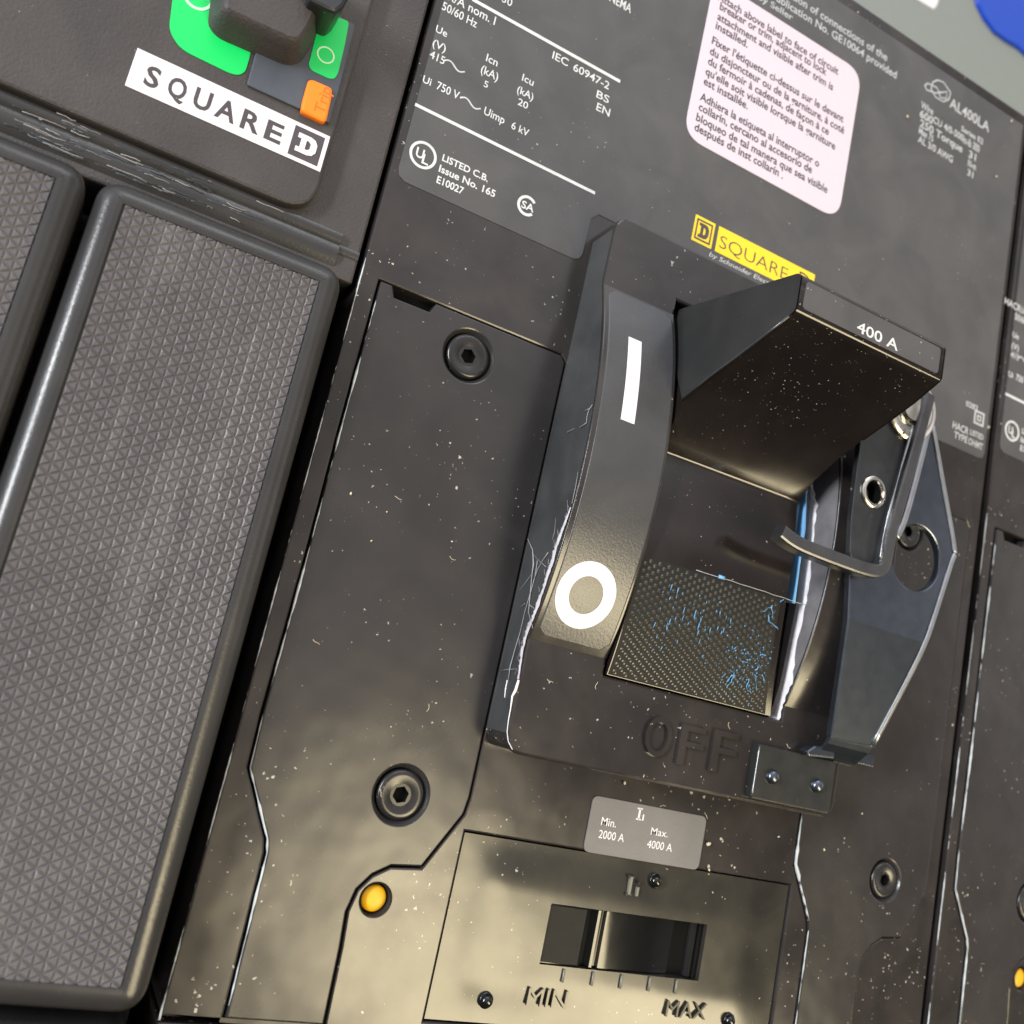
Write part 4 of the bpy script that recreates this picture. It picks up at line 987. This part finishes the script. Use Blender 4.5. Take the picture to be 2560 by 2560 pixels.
# textured lug covers
def lug_cover(x0, x1, y0, y1, lab):
    H_ = .55; R_ = .36
    pr = [(0, -1.4), (0, H_ - .30)] + [(R_ * (1 - math.cos(a)) * .9, H_ - .30 + .34 * math.sin(a)) for a in [math.radians(t) for t in range(12, 91, 13)]] + [(R_ + .02, H_ + .03), (R_ + .05, H_ - .01)]
    out = rnd(rect(x0, y0, x1, y1), .42, 8)
    o = prism('lug_cover', out, -1.4, H_, 'rim', lb, prof=pr, smooth=True)
    # embossed triangular facets
    ix0, ix1, iy0, iy1 = x0 + R_ + .06, x1 - R_ - .05, y0 + R_ + .03, y1 - R_ - .03
    a = .172; hh = a * math.sqrt(3) / 2; V, Fc = [], []
    def pt(x, y, z): V.append((min(max(x, ix0), ix1), min(max(y, iy0), iy1), z)); return len(V) - 1
    # columns run up the cover: lattice with one groove direction along Y
    nx = int((ix1 - ix0) / hh) + 2; ny = int((iy1 - iy0) / a) + 3
    zt, zg = H_ + .020, H_ + .0
    for i in range(nx):
        for j in range(-1, ny):
            xa, xb = ix0 + i * hh, ix0 + (i + 1) * hh
            sa, sb = (.5 * a if i % 2 else 0), (.5 * a if (i + 1) % 2 else 0)
            if i % 2 == 0:
                t1 = ((xa, iy0 + j * a), (xb, iy0 + j * a + .5 * a), (xa, iy0 + (j + 1) * a)); t2 = ((xb, iy0 + j * a + .5 * a), (xb, iy0 + (j + 1.5) * a), (xa, iy0 + (j + 1) * a))
            else:
                t1 = ((xa, iy0 + (j + .5) * a), (xb, iy0 + j * a), (xb, iy0 + (j + 1) * a)); t2 = ((xa, iy0 + (j + .5) * a), (xb, iy0 + (j + 1) * a), (xa, iy0 + (j + 1.5) * a))
            for t in (t1, t2):
                cx, cy = sum(p[0] for p in t) / 3, sum(p[1] for p in t) / 3
                if cx > ix1 + a * .4 or cx < ix0 - a * .4 or cy < iy0 - a * .4 or cy > iy1 + a * .4: continue
                # flat-topped facet with bevelled sides
                o_ = [pt(*p, zg) for p in t]; k = .5
                i_ = [pt(cx + (p[0] - cx) * k, cy + (p[1] - cy) * k, zt + .004 * rs.random()) for p in t]
                for m_ in range(3): Fc.append((o_[m_], o_[(m_ + 1) % 3], i_[(m_ + 1) % 3], i_[m_]))
                Fc.append(tuple(i_))
    me = bpy.data.meshes.new('textured_field'); me.from_pydata(V, [], Fc); me.update()
    bm = bmesh.new(); bm.from_mesh(me); bmesh.ops.remove_doubles(bm, verts=bm.verts, dist=1e-4)
    for f in bm.faces:
        if f.normal.z < 0: f.normal_flip()
    bm.to_mesh(me); bm.free()
    t = link('textured_field', me, 'pad', o)
    o['label'] = lab
lug_cover(-1.04, 2.74, -5.02, 6.30, 'long black lug cover with triangular embossing nearest the central breaker')
lug_cover(-4.95, -1.17, -5.02, 6.28, 'black embossed lug cover cut off by the left edge')
lug_cover(-1.04, 2.74, -17, -5.22, 'next black lug cover just showing at the bottom left')
# brand label
zz = Zp + .012
c = [P('A', 770, 270, zz), P('A', 1856, 765, zz), P('A', 1800, 958, zz), P('A', 700, 487, zz)]
x0, x1 = (c[0][0] + c[3][0]) / 2, (c[1][0] + c[2][0]) / 2; y0, y1 = (c[2][1] + c[3][1]) / 2, (c[0][1] + c[1][1]) / 2
bl = prism('brand_label', rect(x0, y0, x1, y1), zz - .02, zz, 'lwhite', lb, ch=.003)
pr = []
for ch_, a in (('S', (800, 468, 872, 490, 815, 365)), ('Q', (935, 510, 1025, 550, 955, 432)), ('U', (1075, 590, 1165, 612, 1095, 488)), ('A', (1200, 645, 1305, 680, 1250, 570)), ('R', (1345, 705, 1440, 745, 1365, 615)), ('E', (1478, 770, 1565, 795, 1495, 672))):
    a0, b0 = P('A', a[0], a[1], zz), P('A', a[2], a[3], zz)
    pr.append((ch_, a0[0], b0[0]))
hh = (y1 - y0)
ltr = []
for ch_, xa, xb in pr: ltr.append(text(ch_, (xa, y0 + .23 * hh), (xb + .03, y0 + .23 * hh), hh * .52, zz + .002, 'ink', None, bold=.026))
join_('printed_text', ltr, bl)
dc = [P('A', 1655, 700, zz), P('A', 1825, 778, zz), P('A', 1778, 948, zz), P('A', 1617, 873, zz)]
dx0, dx1 = (dc[0][0] + dc[3][0]) / 2, (dc[1][0] + dc[2][0]) / 2; dy0, dy1 = y0 + .10 * hh, y1 - .10 * hh
em = [prism('m', rect(dx0, dy0, dx1, dy1), zz - .01, zz + .003, 'ink', None, ch=0), letter_d(((dx0 + dx1) / 2, (dy0 + dy1) / 2), (dx1 - dx0) * .66, (dy1 - dy0) * .62, zz + .012, 'lwhite', t=.26)]
join_('emblem', em, bl)
# green position labels
g1 = [(200, 0 - 90), (160, 250), (185, 330), (250, 430), (330, 490), (720, 680), (800, 700), (865, 670), (900, 560), (928, 430), (900, 385), (620, 225), (565, 165), (545, 90), (560, -90)]
gl = prism('position_label', rnd(PP('M', g1, zz), .1, 3), zz - .02, zz + .003, 'green', lb, ch=.003)
cc = P('M', 430, -35, zz)
prism('off_symbol', circ(cc, .235, 40), zz, zz + .008, 'ring', gl, holes=[circ(cc, .19, 40)], ch=0)
g2 = [(1590, 110), (1830, 200), (1790, 420), (1725, 690), (1690, 735), (1640, 730), (1480, 655), (1450, 600), (1470, 540), (1540, 250)]
# raised slate block carrying the second green label and the orange button
zs = Zp + .05
sb = prism('slate_housing', rnd(PP('M', [(1000, 355), (880, 785), (1395, 1020), (1450, 1060), (1650, 1140), (1740, 830), (1890, 230), (1600, 60)], zs), .03, 2), Zp - .05, zs, 'slate', lb, ch=.02)
gl2 = prism('position_label', rnd(PP('M', g2, zs + .005), .06, 3), zs - .02, zs + .012, 'green', lb, ch=.003)
cc = P('M', 1612, 515, zs)
prism('off_symbol', circ(cc, .15, 40), zs, zs + .016, 'ring', gl2, holes=[circ(cc, .125, 40)], ch=0)
ob = prism('trip_button', rnd(PP('M', [(1455, 735), (1500, 735), (1680, 815), (1672, 900), (1625, 1115), (1590, 1130), (1385, 1030), (1395, 950)], zs + .06), .06, 3), zs - .05, zs + .06, 'orange', lb, ch=.04)
a, b = P('M', 1545, 1035, zs + .06), P('M', 1625, 815, zs + .06)
xm = (a[0] + b[0]) / 2
text('Trip', (xm + .09, a[1] - .02), (xm + .09, b[1] + .02), .19, zs + .062, 'orange2', ob, name='raised_lettering', bold=.01)
# black toggle at the top and the clear hinged guard beside it
tz = Zp + .55
prism('toggle_frame', rnd(PP('M', [(545, -120), (545, 130), (600, 210), (1380, 500), (1440, 440), (1640, -200)], Zp + .01), .1, 3), Zp - .02, Zp + .02, 'rim', lb, ch=.01)
tk = prism('toggle_handle', rnd(PP('M', [(690, -420), (640, 60), (700, 130), (1300, 400), (1400, 390), (1500, 240), (1570, 60), (1500, -10), (1200, -300)], tz), .12, 4), Zp, tz, 'grain', lb, prof=[(-.12, Zp), (0, tz - .2), (.03, tz - .06), (.1, tz)], smooth=True)
prism('locking_lug', rnd(PP('M', [(1440, -200), (1460, 0), (1650, 95), (1710, 115), (1780, 60), (1850, -60), (1900, -300)], .9), .05, 3), Zp, .9, 'hook', lb, ch=.06)
# ------------------------------------------------------------------ things on the grey sheet behind
zb_ = -5.99
o = prism('paper_label', rnd(PP('C', [(1000, -220), (1330, -5), (1425, 52), (1442, 30), (1520, -250)], zb_), .05), zb_ - .02, zb_ + .01, 'lwhite', None, ch=0)
tag(o, 'white paper label corner at the top edge on the grey sheet behind', 'label')
bp = PP('C', [(1600, -350), (1640, -60), (1660, 30), (1700, 110), (1760, 190), (1830, 240), (1890, 275), (1945, 325), (2100, 420), (2400, -300)], zb_)
o = prism('blue_sign', bp, zb_ - .01, zb_ + .12, 'blue', None, ch=.08)
tag(o, 'bright blue rounded sign cut off by the top right corner', 'sign')
